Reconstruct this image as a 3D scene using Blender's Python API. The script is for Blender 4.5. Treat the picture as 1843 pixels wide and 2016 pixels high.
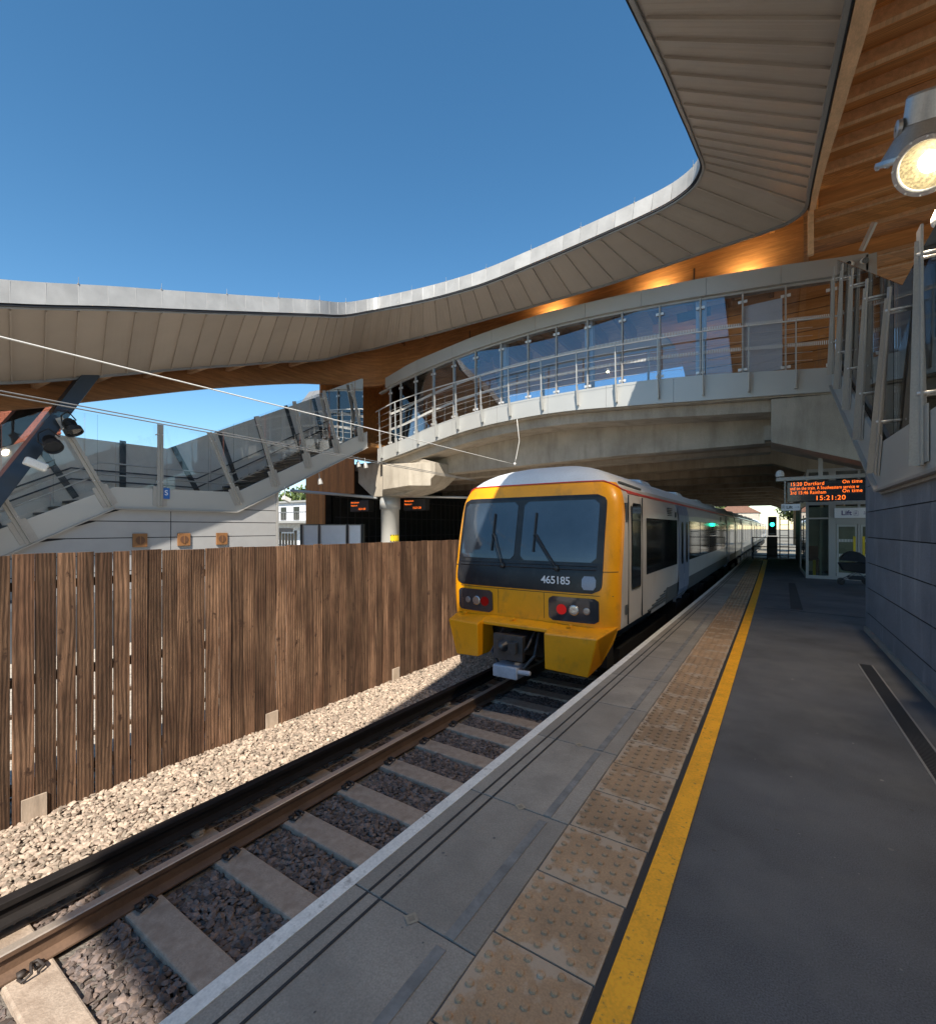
import bpy, math, random
from mathutils import Vector, Matrix
R = math.radians
random.seed(7)
sc = bpy.context.scene
for o in list(bpy.data.objects): bpy.data.objects.remove(o)
COL = sc.collection
# ------------------------------------------------------------------ camera
CAMZ = 1.61
YAW = math.atan(594/910)
cd = bpy.data.cameras.new('camera'); cam = bpy.data.objects.new('camera', cd); COL.objects.link(cam)
cam.location = (0, 0, CAMZ); cam.rotation_euler = (R(90), 0, YAW)
cd.sensor_fit = 'HORIZONTAL'; cd.sensor_width = 36; cd.lens = 36*910/1843
cd.shift_y = 32/1843; cd.clip_start = .05; cd.clip_end = 3000
sc.camera = cam
# ------------------------------------------------------------------ light
SUNV = Vector((.52, -.85, 1)).normalized()
sd = bpy.data.lights.new('sun', 'SUN'); sun = bpy.data.objects.new('sun', sd); COL.objects.link(sun)
sd.energy = 3.7; sd.angle = R(.55); sd.color = (1, .93, .82)
sun.rotation_euler = SUNV.to_track_quat('Z', 'Y').to_euler(); sun.location = (5, -10, 30)
w = bpy.data.worlds.new('World'); sc.world = w; w.use_nodes = True
nt = w.node_tree; nt.nodes.clear()
sky = nt.nodes.new('ShaderNodeTexSky'); sky.sky_type = 'NISHITA'; sky.sun_disc = False
sky.sun_elevation = math.asin(SUNV.z); sky.sun_rotation = math.atan2(SUNV.x, SUNV.y)
sky.air_density = 1.0; sky.dust_density = .1; sky.ozone_density = 1.6
bg = nt.nodes.new('ShaderNodeBackground'); bg.inputs[1].default_value = .15
wo = nt.nodes.new('ShaderNodeOutputWorld')
hs = nt.nodes.new('ShaderNodeHueSaturation'); hs.inputs['Hue'].default_value = .492; hs.inputs['Saturation'].default_value = 1.25; hs.inputs['Value'].default_value = .56
nt.links.new(sky.outputs[0], hs.inputs['Color']); nt.links.new(hs.outputs[0], bg.inputs[0]); nt.links.new(bg.outputs[0], wo.inputs[0])
vs = sc.view_settings; vs.view_transform = 'Standard'; vs.look = 'None'; vs.gamma = 1; vs.exposure = 1.12
sc.render.resolution_x = 935; sc.render.resolution_y = 1024
sc.cycles.max_bounces = 8; sc.cycles.transparent_max_bounces = 24

# ------------------------------------------------------------------ materials
def mat(name, col, rough=.6, metal=0, var=.15, scale=3., fine=.08, fscale=60., bump=0., bscale=40.,
        stretch=(1, 1, 1), rnd=0., stain=None, sstretch=(1, 1, 1), sscale=1.5, sthr=(.5, .7), emit=0, spec=.5, tint=None, wave=None, coat=0, edge=0):
    m = bpy.data.materials.new(name); m.use_nodes = True
    n = m.node_tree.nodes; L = m.node_tree.links; n.clear()
    out = n.new('ShaderNodeOutputMaterial'); b = n.new('ShaderNodeBsdfPrincipled')
    L.new(b.outputs[0], out.inputs[0])
    b.inputs['Roughness'].default_value = rough; b.inputs['Metallic'].default_value = metal
    b.inputs['Specular IOR Level'].default_value = spec
    if coat: b.inputs['Coat Weight'].default_value = coat; b.inputs['Coat Roughness'].default_value = .08
    tc = n.new('ShaderNodeTexCoord'); vec = tc.outputs['Object']
    if rnd:
        at = n.new('ShaderNodeAttribute'); at.attribute_name = 'rnd'
        oi = n.new('ShaderNodeObjectInfo')
        ad = n.new('ShaderNodeVectorMath'); ad.operation = 'ADD'
        sc3 = n.new('ShaderNodeVectorMath'); sc3.operation = 'SCALE'; sc3.inputs[3].default_value = 37.
        cmb = n.new('ShaderNodeCombineXYZ')
        L.new(at.outputs['Fac'], cmb.inputs[0]); L.new(at.outputs['Fac'], cmb.inputs[1]); L.new(at.outputs['Fac'], cmb.inputs[2])
        L.new(cmb.outputs[0], sc3.inputs[0]); L.new(vec, ad.inputs[0]); L.new(sc3.outputs[0], ad.inputs[1]); vec = ad.outputs[0]
    mp = n.new('ShaderNodeMapping'); mp.inputs['Scale'].default_value = stretch; L.new(vec, mp.inputs[0])
    def noise(sv, v, det=4, ro=.55):
        t = n.new('ShaderNodeTexNoise'); t.inputs['Scale'].default_value = sv; t.inputs['Detail'].default_value = det
        t.inputs['Roughness'].default_value = ro; L.new(v, t.inputs['Vector']); return t.outputs['Fac']
    def rng(fac, a, c, lo=.3, hi=.7):
        r = n.new('ShaderNodeMapRange'); r.inputs[1].default_value = lo; r.inputs[2].default_value = hi
        r.inputs[3].default_value = a; r.inputs[4].default_value = c; L.new(fac, r.inputs[0]); return r.outputs[0]
    def mul(a, c):
        q = n.new('ShaderNodeMath'); q.operation = 'MULTIPLY'; L.new(a, q.inputs[0]); L.new(c, q.inputs[1]); return q.outputs[0]
    f = rng(noise(scale, mp.outputs[0]), 1-var, 1+var)
    if fine: f = mul(f, rng(noise(fscale, mp.outputs[0], 2), 1-fine, 1+fine))
    if rnd: f = mul(f, rng(at.outputs['Fac'], 1-rnd, 1+rnd, 0, 1))
    if wave:   # annual rings of sawn timber
        wv = n.new('ShaderNodeTexWave'); wv.wave_type = 'BANDS'; wv.bands_direction = 'Y'
        wv.inputs['Scale'].default_value = wave[0]; wv.inputs['Distortion'].default_value = wave[1]; wv.inputs['Detail'].default_value = 3
        wv.inputs['Detail Scale'].default_value = wave[3]; wv.inputs['Detail Roughness'].default_value = .4
        L.new(mp.outputs[0], wv.inputs['Vector']); f = mul(f, rng(wv.outputs['Fac'], 1-wave[2], 1+wave[2]*.6, 0, 1))
    mx = n.new('ShaderNodeMix'); mx.data_type = 'RGBA'; mx.blend_type = 'MULTIPLY'; mx.inputs[0].default_value = 1
    mx.inputs[6].default_value = (*col, 1)
    cm = n.new('ShaderNodeCombineColor'); L.new(f, cm.inputs[0]); L.new(f, cm.inputs[1]); L.new(f, cm.inputs[2])
    L.new(cm.outputs[0], mx.inputs[7]); c = mx.outputs[2]
    if tint:   # second colour by a random attribute or slow noise
        m2 = n.new('ShaderNodeMix'); m2.data_type = 'RGBA'; m2.blend_type = 'MIX'
        ft = rng(noise(scale*.7, ad.outputs[0] if rnd else mp.outputs[0], 2), 0, 1, .35, .65)
        L.new(ft, m2.inputs[0]); L.new(c, m2.inputs[6])
        m3 = n.new('ShaderNodeMix'); m3.data_type = 'RGBA'; m3.blend_type = 'MULTIPLY'; m3.inputs[0].default_value = 1
        m3.inputs[6].default_value = (*tint, 1); L.new(cm.outputs[0], m3.inputs[7]); L.new(m3.outputs[2], m2.inputs[7]); c = m2.outputs[2]
    if stain:
        mp2 = n.new('ShaderNodeMapping'); mp2.inputs['Scale'].default_value = sstretch; L.new(tc.outputs['Object'], mp2.inputs[0])
        nf = noise(sscale, mp2.outputs[0], 6, .65)
        if edge:
            ea = n.new('ShaderNodeAttribute'); ea.attribute_name = 'edge'
            eq = n.new('ShaderNodeMath'); eq.operation = 'MULTIPLY_ADD'; eq.inputs[1].default_value = edge
            L.new(ea.outputs['Fac'], eq.inputs[0]); L.new(nf, eq.inputs[2]); nf = eq.outputs[0]
        fs = rng(nf, 0, stain[3] if len(stain) > 3 else .8, sthr[0], sthr[1])
        m4 = n.new('ShaderNodeMix'); m4.data_type = 'RGBA'; L.new(fs, m4.inputs[0]); L.new(c, m4.inputs[6])
        m4.inputs[7].default_value = (*stain[:3], 1); c = m4.outputs[2]
    L.new(c, b.inputs['Base Color'])
    if emit: L.new(c, b.inputs['Emission Color']); b.inputs['Emission Strength'].default_value = emit
    if bump:
        bp = n.new('ShaderNodeBump'); bp.inputs['Strength'].default_value = bump; bp.inputs['Distance'].default_value = .02
        L.new(noise(bscale, mp.outputs[0], 6), bp.inputs['Height']); L.new(bp.outputs[0], b.inputs['Normal'])
    return m
def glass(name, tint, refl=.25, rough=.02, ior=1.5):
    m = bpy.data.materials.new(name); m.use_nodes = True
    n = m.node_tree.nodes; L = m.node_tree.links; n.clear()
    out = n.new('ShaderNodeOutputMaterial'); t = n.new('ShaderNodeBsdfTransparent'); g = n.new('ShaderNodeBsdfGlossy')
    t.inputs[0].default_value = (*tint, 1); g.inputs['Roughness'].default_value = rough
    fr = n.new('ShaderNodeFresnel'); fr.inputs[0].default_value = ior
    a = n.new('ShaderNodeMath'); a.operation = 'ADD'; a.inputs[1].default_value = refl; a.use_clamp = True
    L.new(fr.outputs[0], a.inputs[0])
    mx = n.new('ShaderNodeMixShader'); L.new(a.outputs[0], mx.inputs[0]); L.new(t.outputs[0], mx.inputs[1]); L.new(g.outputs[0], mx.inputs[2])
    L.new(mx.outputs[0], out.inputs[0]); return m
def emis(name, col, s):
    m = bpy.data.materials.new(name); m.use_nodes = True
    n = m.node_tree.nodes; L = m.node_tree.links; n.clear()
    out = n.new('ShaderNodeOutputMaterial'); e = n.new('ShaderNodeEmission'); e.inputs[0].default_value = (*col, 1); e.inputs[1].default_value = s
    L.new(e.outputs[0], out.inputs[0]); return m
asphalt = mat('asphalt', (.094, .098, .108), .85, var=.28, scale=1.2, fine=.38, fscale=170, bump=.45, bscale=220, stain=(.165, .165, .165, .6), sscale=1.5, sthr=(.46, .76))
slabm = mat('concrete_slab', (.32, .285, .24), .8, var=.14, scale=2.5, fine=.16, fscale=130, bump=.2, bscale=150, rnd=.14, stain=(.20, .18, .155, .7), sscale=3, sthr=(.48, .75))
edgem = mat('edge_paint', (.80, .765, .70), .7, var=.1, scale=9, fine=.1, fscale=90, stain=(.35, .32, .28), sscale=16, sthr=(.58, .70))
groovem = mat('groove_dark', (.035, .035, .037), .9)
fadem = mat('faded_line', (.215, .21, .20), .9, var=.3, scale=8)
tactm = mat('buff_paving', (.38, .245, .14), .75, var=.2, scale=5, fine=.15, fscale=120, bump=.15, bscale=120, rnd=.16, stain=(.50, .39, .285, .75), sscale=7, sthr=(.58, .66), edge=.17)
yellm = mat('yellow_line_paint', (.93, .42, .012), .6, var=.14, scale=6, fine=.12, fscale=80, stain=(.34, .19, .04, .8), sscale=26, sthr=(.59, .66))
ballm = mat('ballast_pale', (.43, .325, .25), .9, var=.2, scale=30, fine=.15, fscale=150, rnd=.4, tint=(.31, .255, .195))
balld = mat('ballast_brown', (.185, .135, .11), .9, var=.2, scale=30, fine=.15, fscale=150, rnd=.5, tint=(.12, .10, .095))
ballg = mat('ballast_bed', (.17, .15, .13), .95, var=.3, scale=18, bump=1, bscale=30)
sleepm = mat('sleeper_concrete', (.42, .33, .255), .85, var=.2, scale=4, fine=.15, fscale=80, bump=.3, bscale=60, stain=(.22, .155, .11, .8), sscale=5, sthr=(.46, .7))
railm = mat('rail_rust', (.14, .085, .055), .55, var=.15, scale=8, fine=.1)
railtop = mat('rail_polished', (.62, .52, .42), .35, metal=.6, var=.05)
condm = mat('conductor_rail_dark', (.018, .015, .014), .7, var=.2, scale=6, spec=.2)
insm = mat('insulator', (.35, .30, .25), .5)
clipm = mat('rail_clip_iron', (.045, .035, .03), .6)
fencem = mat('fence_timber', (.088, .046, .027), .85, var=.42, scale=1.8, fine=.25, fscale=15, stretch=(6, 6, .5), rnd=.42, bump=.4, bscale=30, spec=.25, tint=(.155, .088, .052), wave=(1.7, 18, .5, .5), stain=(.035, .018, .012, .9), sstretch=(4, 4, 2.4), sscale=2.2, sthr=(.62, .69))
freshm = mat('pale_timber', (.42, .33, .25), .8, var=.2, scale=3, fine=.1, stretch=(6, 6, 1), fscale=20)
zincm = mat('zinc_soffit', (.40, .345, .29), .5, metal=.0, var=.05, scale=1.2, fine=.02, rnd=.07)
fascm = mat('fascia_aluminium', (.36, .35, .335), .5, metal=.1, var=.16, scale=1.7, fine=.03, rnd=.08, bump=.6, bscale=1.6, stain=(.28, .27, .25, .5), sstretch=(1, 1, .5), sscale=2.5, sthr=(.5, .75))
trimm = mat('trim_grey', (.20, .20, .20), .5, var=.05)
gapm = mat('shadow_gap_black', (.012, .013, .018), .8)
timY = mat('glulam_timber', (.30, .125, .04), .6, var=.3, scale=1.5, fine=.16, fscale=11, stretch=(10, .7, 10), rnd=.15, stain=(.14, .05, .02, .6), sscale=6, sthr=(.6, .74))
timX = mat('glulam_timber_crossways', (.58, .27, .09), .6, var=.25, scale=1.6, fine=.1, fscale=5, stretch=(.4, 7, 5), rnd=.15, wave=(.9, 5, .16, .5))
timM = mat('curved_glulam', (.40, .175, .06), .6, var=.25, scale=1.6, fine=.12, fscale=6, stretch=(.8, .8, 8), wave=None, stain=(.2, .08, .03, .4), sstretch=(.5, .5, 5), sscale=4, sthr=(.55, .75))
timP = mat('pale_glulam', (.68, .42, .23), .6, var=.16, scale=1.2, fine=.1, fscale=9, stretch=(8, .7, 8))
timV = mat('cladding_cedar', (.50, .20, .055), .6, var=.2, scale=1.5, fine=.12, fscale=12, stretch=(8, 8, .7), rnd=.2)
timD = mat('dark_timber', (.12, .055, .03), .7, var=.2, stretch=(.7, 6, 6))
conc = mat('bridge_concrete', (.42, .37, .30), .8, var=.18, scale=1.1, fine=.08, fscale=40, bump=.15, bscale=30, stain=(.22, .185, .14, .6), sstretch=(1.8, 1.8, .4), sscale=1.6, sthr=(.46, .72))
concd = mat('beam_concrete', (.36, .29, .21), .85, var=.15, scale=1.1, fine=.1, fscale=40, stain=(.2, .15, .1, .7), sstretch=(2.2, 2.2, .3), sscale=1.3, sthr=(.45, .7))
metg = mat('grey_cladding', (.40, .39, .37), .45, metal=.2, var=.05, scale=.8, fine=.02, rnd=.04)
metl = mat('light_grey_metal', (.46, .46, .44), .42, metal=.3, var=.04, scale=.8, fine=.02)
postm = mat('grey_post_metal', (.40, .38, .35), .42, metal=.3, var=.05)
steel = mat('stainless_steel', (.72, .71, .69), .38, metal=.5, var=.03)
darkst = mat('slate_blue_steel', (.045, .06, .078), .4, metal=.2, var=.1, coat=.2)
stonem = mat('slate_block', (.185, .205, .235), .7, var=.16, scale=1.6, fine=.14, fscale=70, rnd=.12, bump=.15, bscale=60, stain=(.36, .37, .39, .75), sstretch=(2.2, 2.2, .4), sscale=1.5, sthr=(.54, .76))
glz = glass('bridge_glass', (.91, .93, .97), .06)
glb = glass('balustrade_glass', (.975, .985, .99), .01)
gll = glass('lobby_glass', (.80, .86, .83), .05)
blk = mat('black_plastic', (.02, .021, .024), .45, var=.1)
wht = mat('white_board', (.84, .84, .86), .5, var=.03)
whp = mat('white_plastic', (.75, .74, .70), .4, var=.04)
dark = mat('under_bridge_dark', (.03, .03, .033), .7, var=.2, scale=2)  # near-black stands in for the shaded void under the bridge; also the cabinet
ledm = emis('led_orange', (1, .17, .02), .95)
trw = mat('train_white', (.58, .56, .55), .28, var=.05, scale=1.2, fine=.02, coat=.4, stain=(.42, .38, .35, .5), sstretch=(1, 1, .6), sscale=2.2, sthr=(.5, .75))
trr = mat('train_roof', (.62, .65, .68), .45, var=.08, scale=1.5)
try_ = mat('train_yellow', (.93, .37, .004), .38, var=.1, scale=1.5, fine=.03, coat=.12, stain=(.34, .17, .03, .6), sstretch=(1, 1, .6), sscale=4.5, sthr=(.52, .76))
trb = mat('train_black', (.016, .018, .022), .35, var=.2, spec=.35, stain=(.07, .065, .06, .5), sscale=4, sthr=(.5, .75))
trg = mat('train_skirt_grey', (.06, .07, .078), .5, var=.1)
trd = mat('train_door_blue', (.20, .25, .36), .35, var=.05, coat=.3)
trs = mat('train_red_stripe', (.55, .05, .04), .4)
trgl = mat('train_window_glass', (.012, .014, .016), .06, var=.1, spec=.7)
trws = mat('train_windscreen_glass', (.035, .048, .066), .05, var=.35, scale=1.2, spec=.9)
undm = mat('underframe', (.014, .013, .013), .8, var=.2)
brickm = mat('brick_red', (.42, .13, .07), .85, var=.15, scale=3)
leafm = mat('leaf_green', (.075, .11, .025), .7, var=.3, scale=1.5, fine=.2, fscale=9, rnd=.45, tint=(.10, .13, .03))
barkm = mat('bark', (.10, .075, .05), .9)
mort = mat('mortar', (.45, .40, .35), .9)
yplas = mat('yellow_sign', (.70, .50, .02), .5)
blues = mat('sign_blue', (.02, .13, .42), .5)
copm = mat('vent_copper', (.26, .12, .045), .5, var=.2)
gravm = mat('far_ground', (.22, .20, .16), .95, var=.2, scale=.3)

# ------------------------------------------------------------------ helpers
ORG = {}
class MB:
    def __init__(s): s.ed = {}; s.v = []; s.f = []; s.m = []; s.r = []; s.cur = 0.5; s.cm = 0
    def poly(s, pts, m=None):
        b = len(s.v); s.v += [tuple(p) for p in pts]; s.f.append(list(range(b, b+len(pts)))); s.m.append(s.cm if m is None else m); s.r.append(s.cur)
    def mesh(s, vs, fs, m=None):
        b = len(s.v); s.v += [tuple(p) for p in vs]
        for f in fs: s.f.append([b+i for i in f]); s.m.append(s.cm if m is None else m); s.r.append(s.cur)
    def hexa(s, p, m=None):   # 8 corners: bottom 0-3 ccw, top 4-7
        s.mesh(p, [(3, 2, 1, 0), (4, 5, 6, 7), (0, 1, 5, 4), (1, 2, 6, 5), (2, 3, 7, 6), (3, 0, 4, 7)], m)
    def box(s, x0, x1, y0, y1, z0, z1, m=None):
        x0, x1 = min(x0, x1), max(x0, x1); y0, y1 = min(y0, y1), max(y0, y1); z0, z1 = min(z0, z1), max(z0, z1)
        s.hexa([(x0, y0, z0), (x1, y0, z0), (x1, y1, z0), (x0, y1, z0), (x0, y0, z1), (x1, y0, z1), (x1, y1, z1), (x0, y1, z1)], m)
    def bar(s, a, b, w, h, up=(0, 0, 1), m=None, w2=None):
        a = Vector(a); b = Vector(b); d = (b-a).normalized(); up = Vector(up)
        sd = d.cross(up)
        if sd.length < 1e-4: sd = d.cross(Vector((1, 0, 0)))
        sd.normalize(); u = sd.cross(d); w2 = w if w2 is None else w2
        p = []
        for q, ww in ((a, w), (b, w2)):
            p += [q-sd*ww/2-u*h/2, q+sd*ww/2-u*h/2, q+sd*ww/2+u*h/2, q-sd*ww/2+u*h/2]
        s.mesh(p, [(3, 2, 1, 0), (4, 5, 6, 7), (0, 1, 5, 4), (1, 2, 6, 5), (2, 3, 7, 6), (3, 0, 4, 7)], m)
    def prism(s, pts, d, m=None):   # closed polygon (3d) extruded by vector d
        n = len(pts); d = Vector(d); a = [Vector(p) for p in pts]
        vs = a+[p+d for p in a]
        s.mesh(vs, [list(range(n))[::-1], list(range(n, 2*n))]+[(i, (i+1) % n, n+(i+1) % n, n+i) for i in range(n)], m)
    def tube(s, pts, r, n=8, m=None, r2=None, cap=True):
        pts = [Vector(p) for p in pts]; b = len(s.v); k = len(pts)
        up = Vector((0, 0, 1))
        for i, p in enumerate(pts):
            d = (pts[min(i+1, k-1)]-pts[max(i-1, 0)]).normalized()
            u = Vector((0, 0, 1)) if abs(d.z) < .95 else Vector((1, 0, 0))
            a = d.cross(u).normalized(); c = a.cross(d)
            rr = r if r2 is None else r+(r2-r)*i/(k-1)
            for j in range(n):
                t = 2*math.pi*j/n; s.v.append(tuple(p+a*math.cos(t)*rr+c*math.sin(t)*rr))
        mm = s.cm if m is None else m
        for i in range(k-1):
            for j in range(n):
                s.f.append([b+i*n+j, b+i*n+(j+1) % n, b+(i+1)*n+(j+1) % n, b+(i+1)*n+j]); s.m.append(mm); s.r.append(s.cur)
        if cap:
            s.f.append([b+j for j in range(n)][::-1]); s.m.append(mm); s.r.append(s.cur)
            s.f.append([b+(k-1)*n+j for j in range(n)]); s.m.append(mm); s.r.append(s.cur)
    def lathe(s, c, axis, prof, n=24, m=None):  # prof: (r, h) along axis
        c = Vector(c); ax = Vector(axis).normalized(); u = Vector((0, 0, 1)) if abs(ax.z) < .9 else Vector((1, 0, 0))
        a = ax.cross(u).normalized(); e = a.cross(ax); b = len(s.v); mm = s.cm if m is None else m
        for r, h in prof:
            for j in range(n):
                t = 2*math.pi*j/n; s.v.append(tuple(c+ax*h+a*math.cos(t)*r+e*math.sin(t)*r))
        for i in range(len(prof)-1):
            for j in range(n):
                s.f.append([b+i*n+j, b+i*n+(j+1) % n, b+(i+1)*n+(j+1) % n, b+(i+1)*n+j]); s.m.append(mm); s.r.append(s.cur)
    def build(s, name, mats, parent=None, smooth=False, bevel=0, origin=None):
        if not isinstance(mats, (list, tuple)): mats = [mats]
        if parent is not None: og = ORG[parent]
        elif origin is not None: og = Vector(origin)
        else:
            xs = [v[0] for v in s.v]; ys = [v[1] for v in s.v]; zs = [v[2] for v in s.v]
            og = Vector(((min(xs)+max(xs))/2, (min(ys)+max(ys))/2, min(zs)))
        me = bpy.data.meshes.new(name); me.from_pydata([(v[0]-og.x, v[1]-og.y, v[2]-og.z) for v in s.v], [], s.f)
        for m in mats: me.materials.append(m)
        me.polygons.foreach_set('material_index', s.m)
        me.polygons.foreach_set('use_smooth', [smooth]*len(s.f))
        at = me.attributes.new('rnd', 'FLOAT', 'FACE'); at.data.foreach_set('value', s.r)
        if s.ed:
            ea = me.attributes.new('edge', 'FLOAT', 'POINT'); ea.data.foreach_set('value', [s.ed.get(i, 0.) for i in range(len(s.v))])
        me.update()
        o = bpy.data.objects.new(name, me); COL.objects.link(o)
        if parent is not None: o.parent = parent
        else: o.location = og
        ORG[o] = og
        if bevel:
            b = o.modifiers.new('bevel', 'BEVEL'); b.width = bevel; b.segments = 2; b.limit_method = 'ANGLE'; b.angle_limit = R(40)
        return o
def tag(o, label=None, cat=None, group=None, kind=None):
    if label: o['label'] = label
    if cat: o['category'] = cat
    if group: o['group'] = group
    if kind: o['kind'] = kind
    return o
def thing(name, loc, label, cat, group=None):
    o = bpy.data.objects.new(name, None); COL.objects.link(o); o.location = loc; o.empty_display_size = .2
    ORG[o] = Vector(loc); return tag(o, label, cat, group)
def struct(o): o['kind'] = 'structure'; return o
def copy_tree(o, parent=None, shared=True):
    c = o.copy(); COL.objects.link(c); c.parent = parent; ORG[c] = ORG.get(o, Vector())
    for ch in list(o.children): copy_tree(ch, c)
    return c
def text(name, s, size, loc, rot, m, parent=None, align='LEFT', ext=.0015, bold=0, spacing=1, org=None, xs=1):
    cu = bpy.data.curves.new(name, 'FONT'); cu.body = s; cu.size = size; cu.align_x = align; cu.extrude = ext
    cu.offset = bold; cu.space_character = spacing
    t = bpy.data.objects.new(name, cu); COL.objects.link(t)
    dg = bpy.context.evaluated_depsgraph_get(); me = bpy.data.meshes.new_from_object(t.evaluated_get(dg))
    bpy.data.objects.remove(t); bpy.data.curves.remove(cu)
    me.transform(Matrix.LocRotScale(Vector(loc)-(ORG[parent] if parent else Vector(org or (0, 0, 0))), __import__('mathutils').Euler(rot), Vector((xs, 1, 1))))
    me.materials.clear(); me.materials.append(m)
    o = bpy.data.objects.new(name, me); COL.objects.link(o)
    if parent: o.parent = parent; ORG[o] = ORG[parent]
    elif org: o.location = org; ORG[o] = Vector(org)
    return o
def interp(tab, x):
    if x <= tab[0][0]: return tab[0][1]
    for (a, u), (b, v) in zip(tab, tab[1:]):
        if x <= b: return u+(v-u)*(x-a)/(b-a)
    return tab[-1][1]
def sinterp(tab, x):   # catmull-rom over a table
    n = len(tab)
    if x <= tab[0][0]: return tab[0][1]
    if x >= tab[-1][0]: return tab[-1][1]
    for i in range(n-1):
        if x <= tab[i+1][0]:
            t = (x-tab[i][0])/(tab[i+1][0]-tab[i][0]); p1, p2 = tab[i][1], tab[i+1][1]
            p0 = tab[i-1][1] if i else 2*p1-p2; p3 = tab[i+2][1] if i+2 < n else 2*p2-p1
            return .5*((2*p1)+(p2-p0)*t+(2*p0-5*p1+4*p2-p3)*t*t+(3*p1-p0-3*p2+p3)*t**3)
def g(Y):   # gentle right-hand bend of the line
    Y = min(Y, 37); return .03*Y-.0004*Y*Y

# ------------------------------------------------------------------ ground
b = MB(); b.poly([(-900, -300, -1.35), (900, -300, -1.35), (900, 1500, -1.35), (-900, 1500, -1.35)])
struct(b.build('ground', gravm))
b = MB(); N = 34
ys = [-6+i*(110/N) for i in range(N+1)]
for a, c in zip(ys, ys[1:]): b.poly([(-12.2+g(a), a, -1.12), (-1.75+g(a), a, -1.12), (-1.75+g(c), c, -1.12), (-12.2+g(c), c, -1.12)])
struct(b.build('ballast_bed', ballg))

def EX(Y): return -1.67+g(Y)
def TX(x, Y): return x+g(Y)*.45
# platform: body + surface
PY = [-7+i*1. for i in range(38)]
b = MB()
for a, c in zip(PY, PY[1:]):
    b.poly([(EX(a)+.09, a, 0), (9, a, 0), (9, c, 0), (EX(c)+.09, c, 0)], 0)
    b.poly([(EX(a)+.09, a, -1.3), (EX(c)+.09, c, -1.3), (EX(c)+.09, c, -.0), (EX(a)+.09, a, -.0)], 1)
yl = PY[-1]; b.poly([(EX(yl), yl, 0), (9, yl, 0), (9, yl, -1.3), (EX(yl), yl, -1.3)], 1)
struct(b.build('platform', [asphalt, concd]))
# coping slabs overhanging the edge, each .92 m
b = MB(); y = -4.05
while y < 30:
    b.cur = random.random(); y2 = y+.914
    x0, x1 = EX(y), EX(y2); t0, t1 = TX(-.945, y), TX(-.945, y2)
    b.hexa([(x0, y, -.1), (t0, y, -.1), (t1, y2, -.1), (x1, y2, -.1), (x0, y, .006), (t0, y, .006), (t1, y2, .006), (x1, y2, .006)]); y += .92
struct(b.build('platform_coping', slabm, bevel=.004))
def strip(name, f0, f1, z, m, y0=-5, y1=30, st=.92, gap=0, kind=True):
    b = MB(); y = y0
    while y < y1:
        e = y+st-gap; b.cur = random.random()
        b.hexa([(f0(y), y, z-.003), (f1(y), y, z-.003), (f1(e), e, z-.003), (f0(e), e, z-.003), (f0(y), y, z), (f1(y), y, z), (f1(e), e, z), (f0(e), e, z)])
        y += st
    return struct(b.build(name, m))
strip('platform_edge_line', lambda y: EX(y)-.002, lambda y: EX(y)+.066, .010, edgem, y0=-4.05)
strip('slab_groove', lambda y: EX(y)+.14, lambda y: EX(y)+.152, .0098, groovem, y0=-4.05, gap=.01)
strip('slab_groove', lambda y: EX(y)+.212, lambda y: EX(y)+.224, .0098, groovem, y0=-4.05, gap=.01)
strip('faded_edge_line', lambda y: TX(-1.09, y), lambda y: TX(-1.045, y), .0099, fadem, y0=-4.05, gap=.05, y1=9)
b = MB()
for jx, jy in ((-1.23, 1.46), (-1.2, 2.39), (-1.18, 3.31)):
    for r_, z in ((.034, .0085), (.018, .0092)): b.cur = r_*20; b.poly([(jx+r_*math.cos(t*math.pi/2+.2), jy+r_*math.sin(t*math.pi/2+.2), z) for t in range(4)])
struct(b.build('slab_marker', mat('brass_marker', (.30, .255, .19), .6, rnd=.5)))
# tactile paving with real domes
b = MB(); y = -1.2
while y < 29:
    b.cur = random.random(); q = .391
    for k in range(1):
        x0, x1 = TX(-.935, y), TX(-.535, y)
        ii = .075; b0 = len(b.v); zt = .006; xa, xb, ya_, yb_ = x0, x1, y, y+q
        O4 = [(xa, ya_), (xb, ya_), (xb, yb_), (xa, yb_)]; I4 = [(xa+ii, ya_+ii), (xb-ii, ya_+ii), (xb-ii, yb_-ii), (xa+ii, yb_-ii)]
        b.mesh([(u, v, -.02) for u, v in O4]+[(u, v, zt) for u, v in O4]+[(u, v, zt) for u, v in I4], [(0, 1, 5, 4), (1, 2, 6, 5), (2, 3, 7, 6), (3, 0, 4, 7), (4, 5, 9, 8), (5, 6, 10, 9), (6, 7, 11, 10), (7, 4, 8, 11), (8, 9, 10, 11)])
        for t in range(8): b.ed[b0+t] = 1.
        if y < 20:
            n = 9 if y < 4 else 6
            for i in range(6):
                for j in range(6):
                    cx = x0+.035+i*.066; cy = y+.035+j*.0655+(.0 if i % 2 else .0)
                    if i % 2: cy += .033
                    if cy > y+q-.02: continue
                    vs_ = [(cx+math.cos(2*math.pi*t/n)*r, cy+math.sin(2*math.pi*t/n)*r, .006+h) for r, h in ((.016, 0), (.0125, .007)) for t in range(n)]+[(cx, cy, .0145)]
                    fs_ = [(t, (t+1) % n, n+(t+1) % n, n+t) for t in range(n)]+[(n+t, n+(t+1) % n, 2*n) for t in range(n)]
                    b.mesh(vs_, fs_)
    y += .4
struct(b.build('tactile_paving', tactm))
strip('paving_joint', lambda y: TX(-.533, y), lambda y: TX(-.505, y), .0045, groovem, st=1, y1=29)
strip('yellow_line', lambda y: TX(-.503, y), lambda y: TX(-.40+.0025*max(0, y), y), .0085, yellm, st=1, y1=28)
b = MB()
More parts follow.
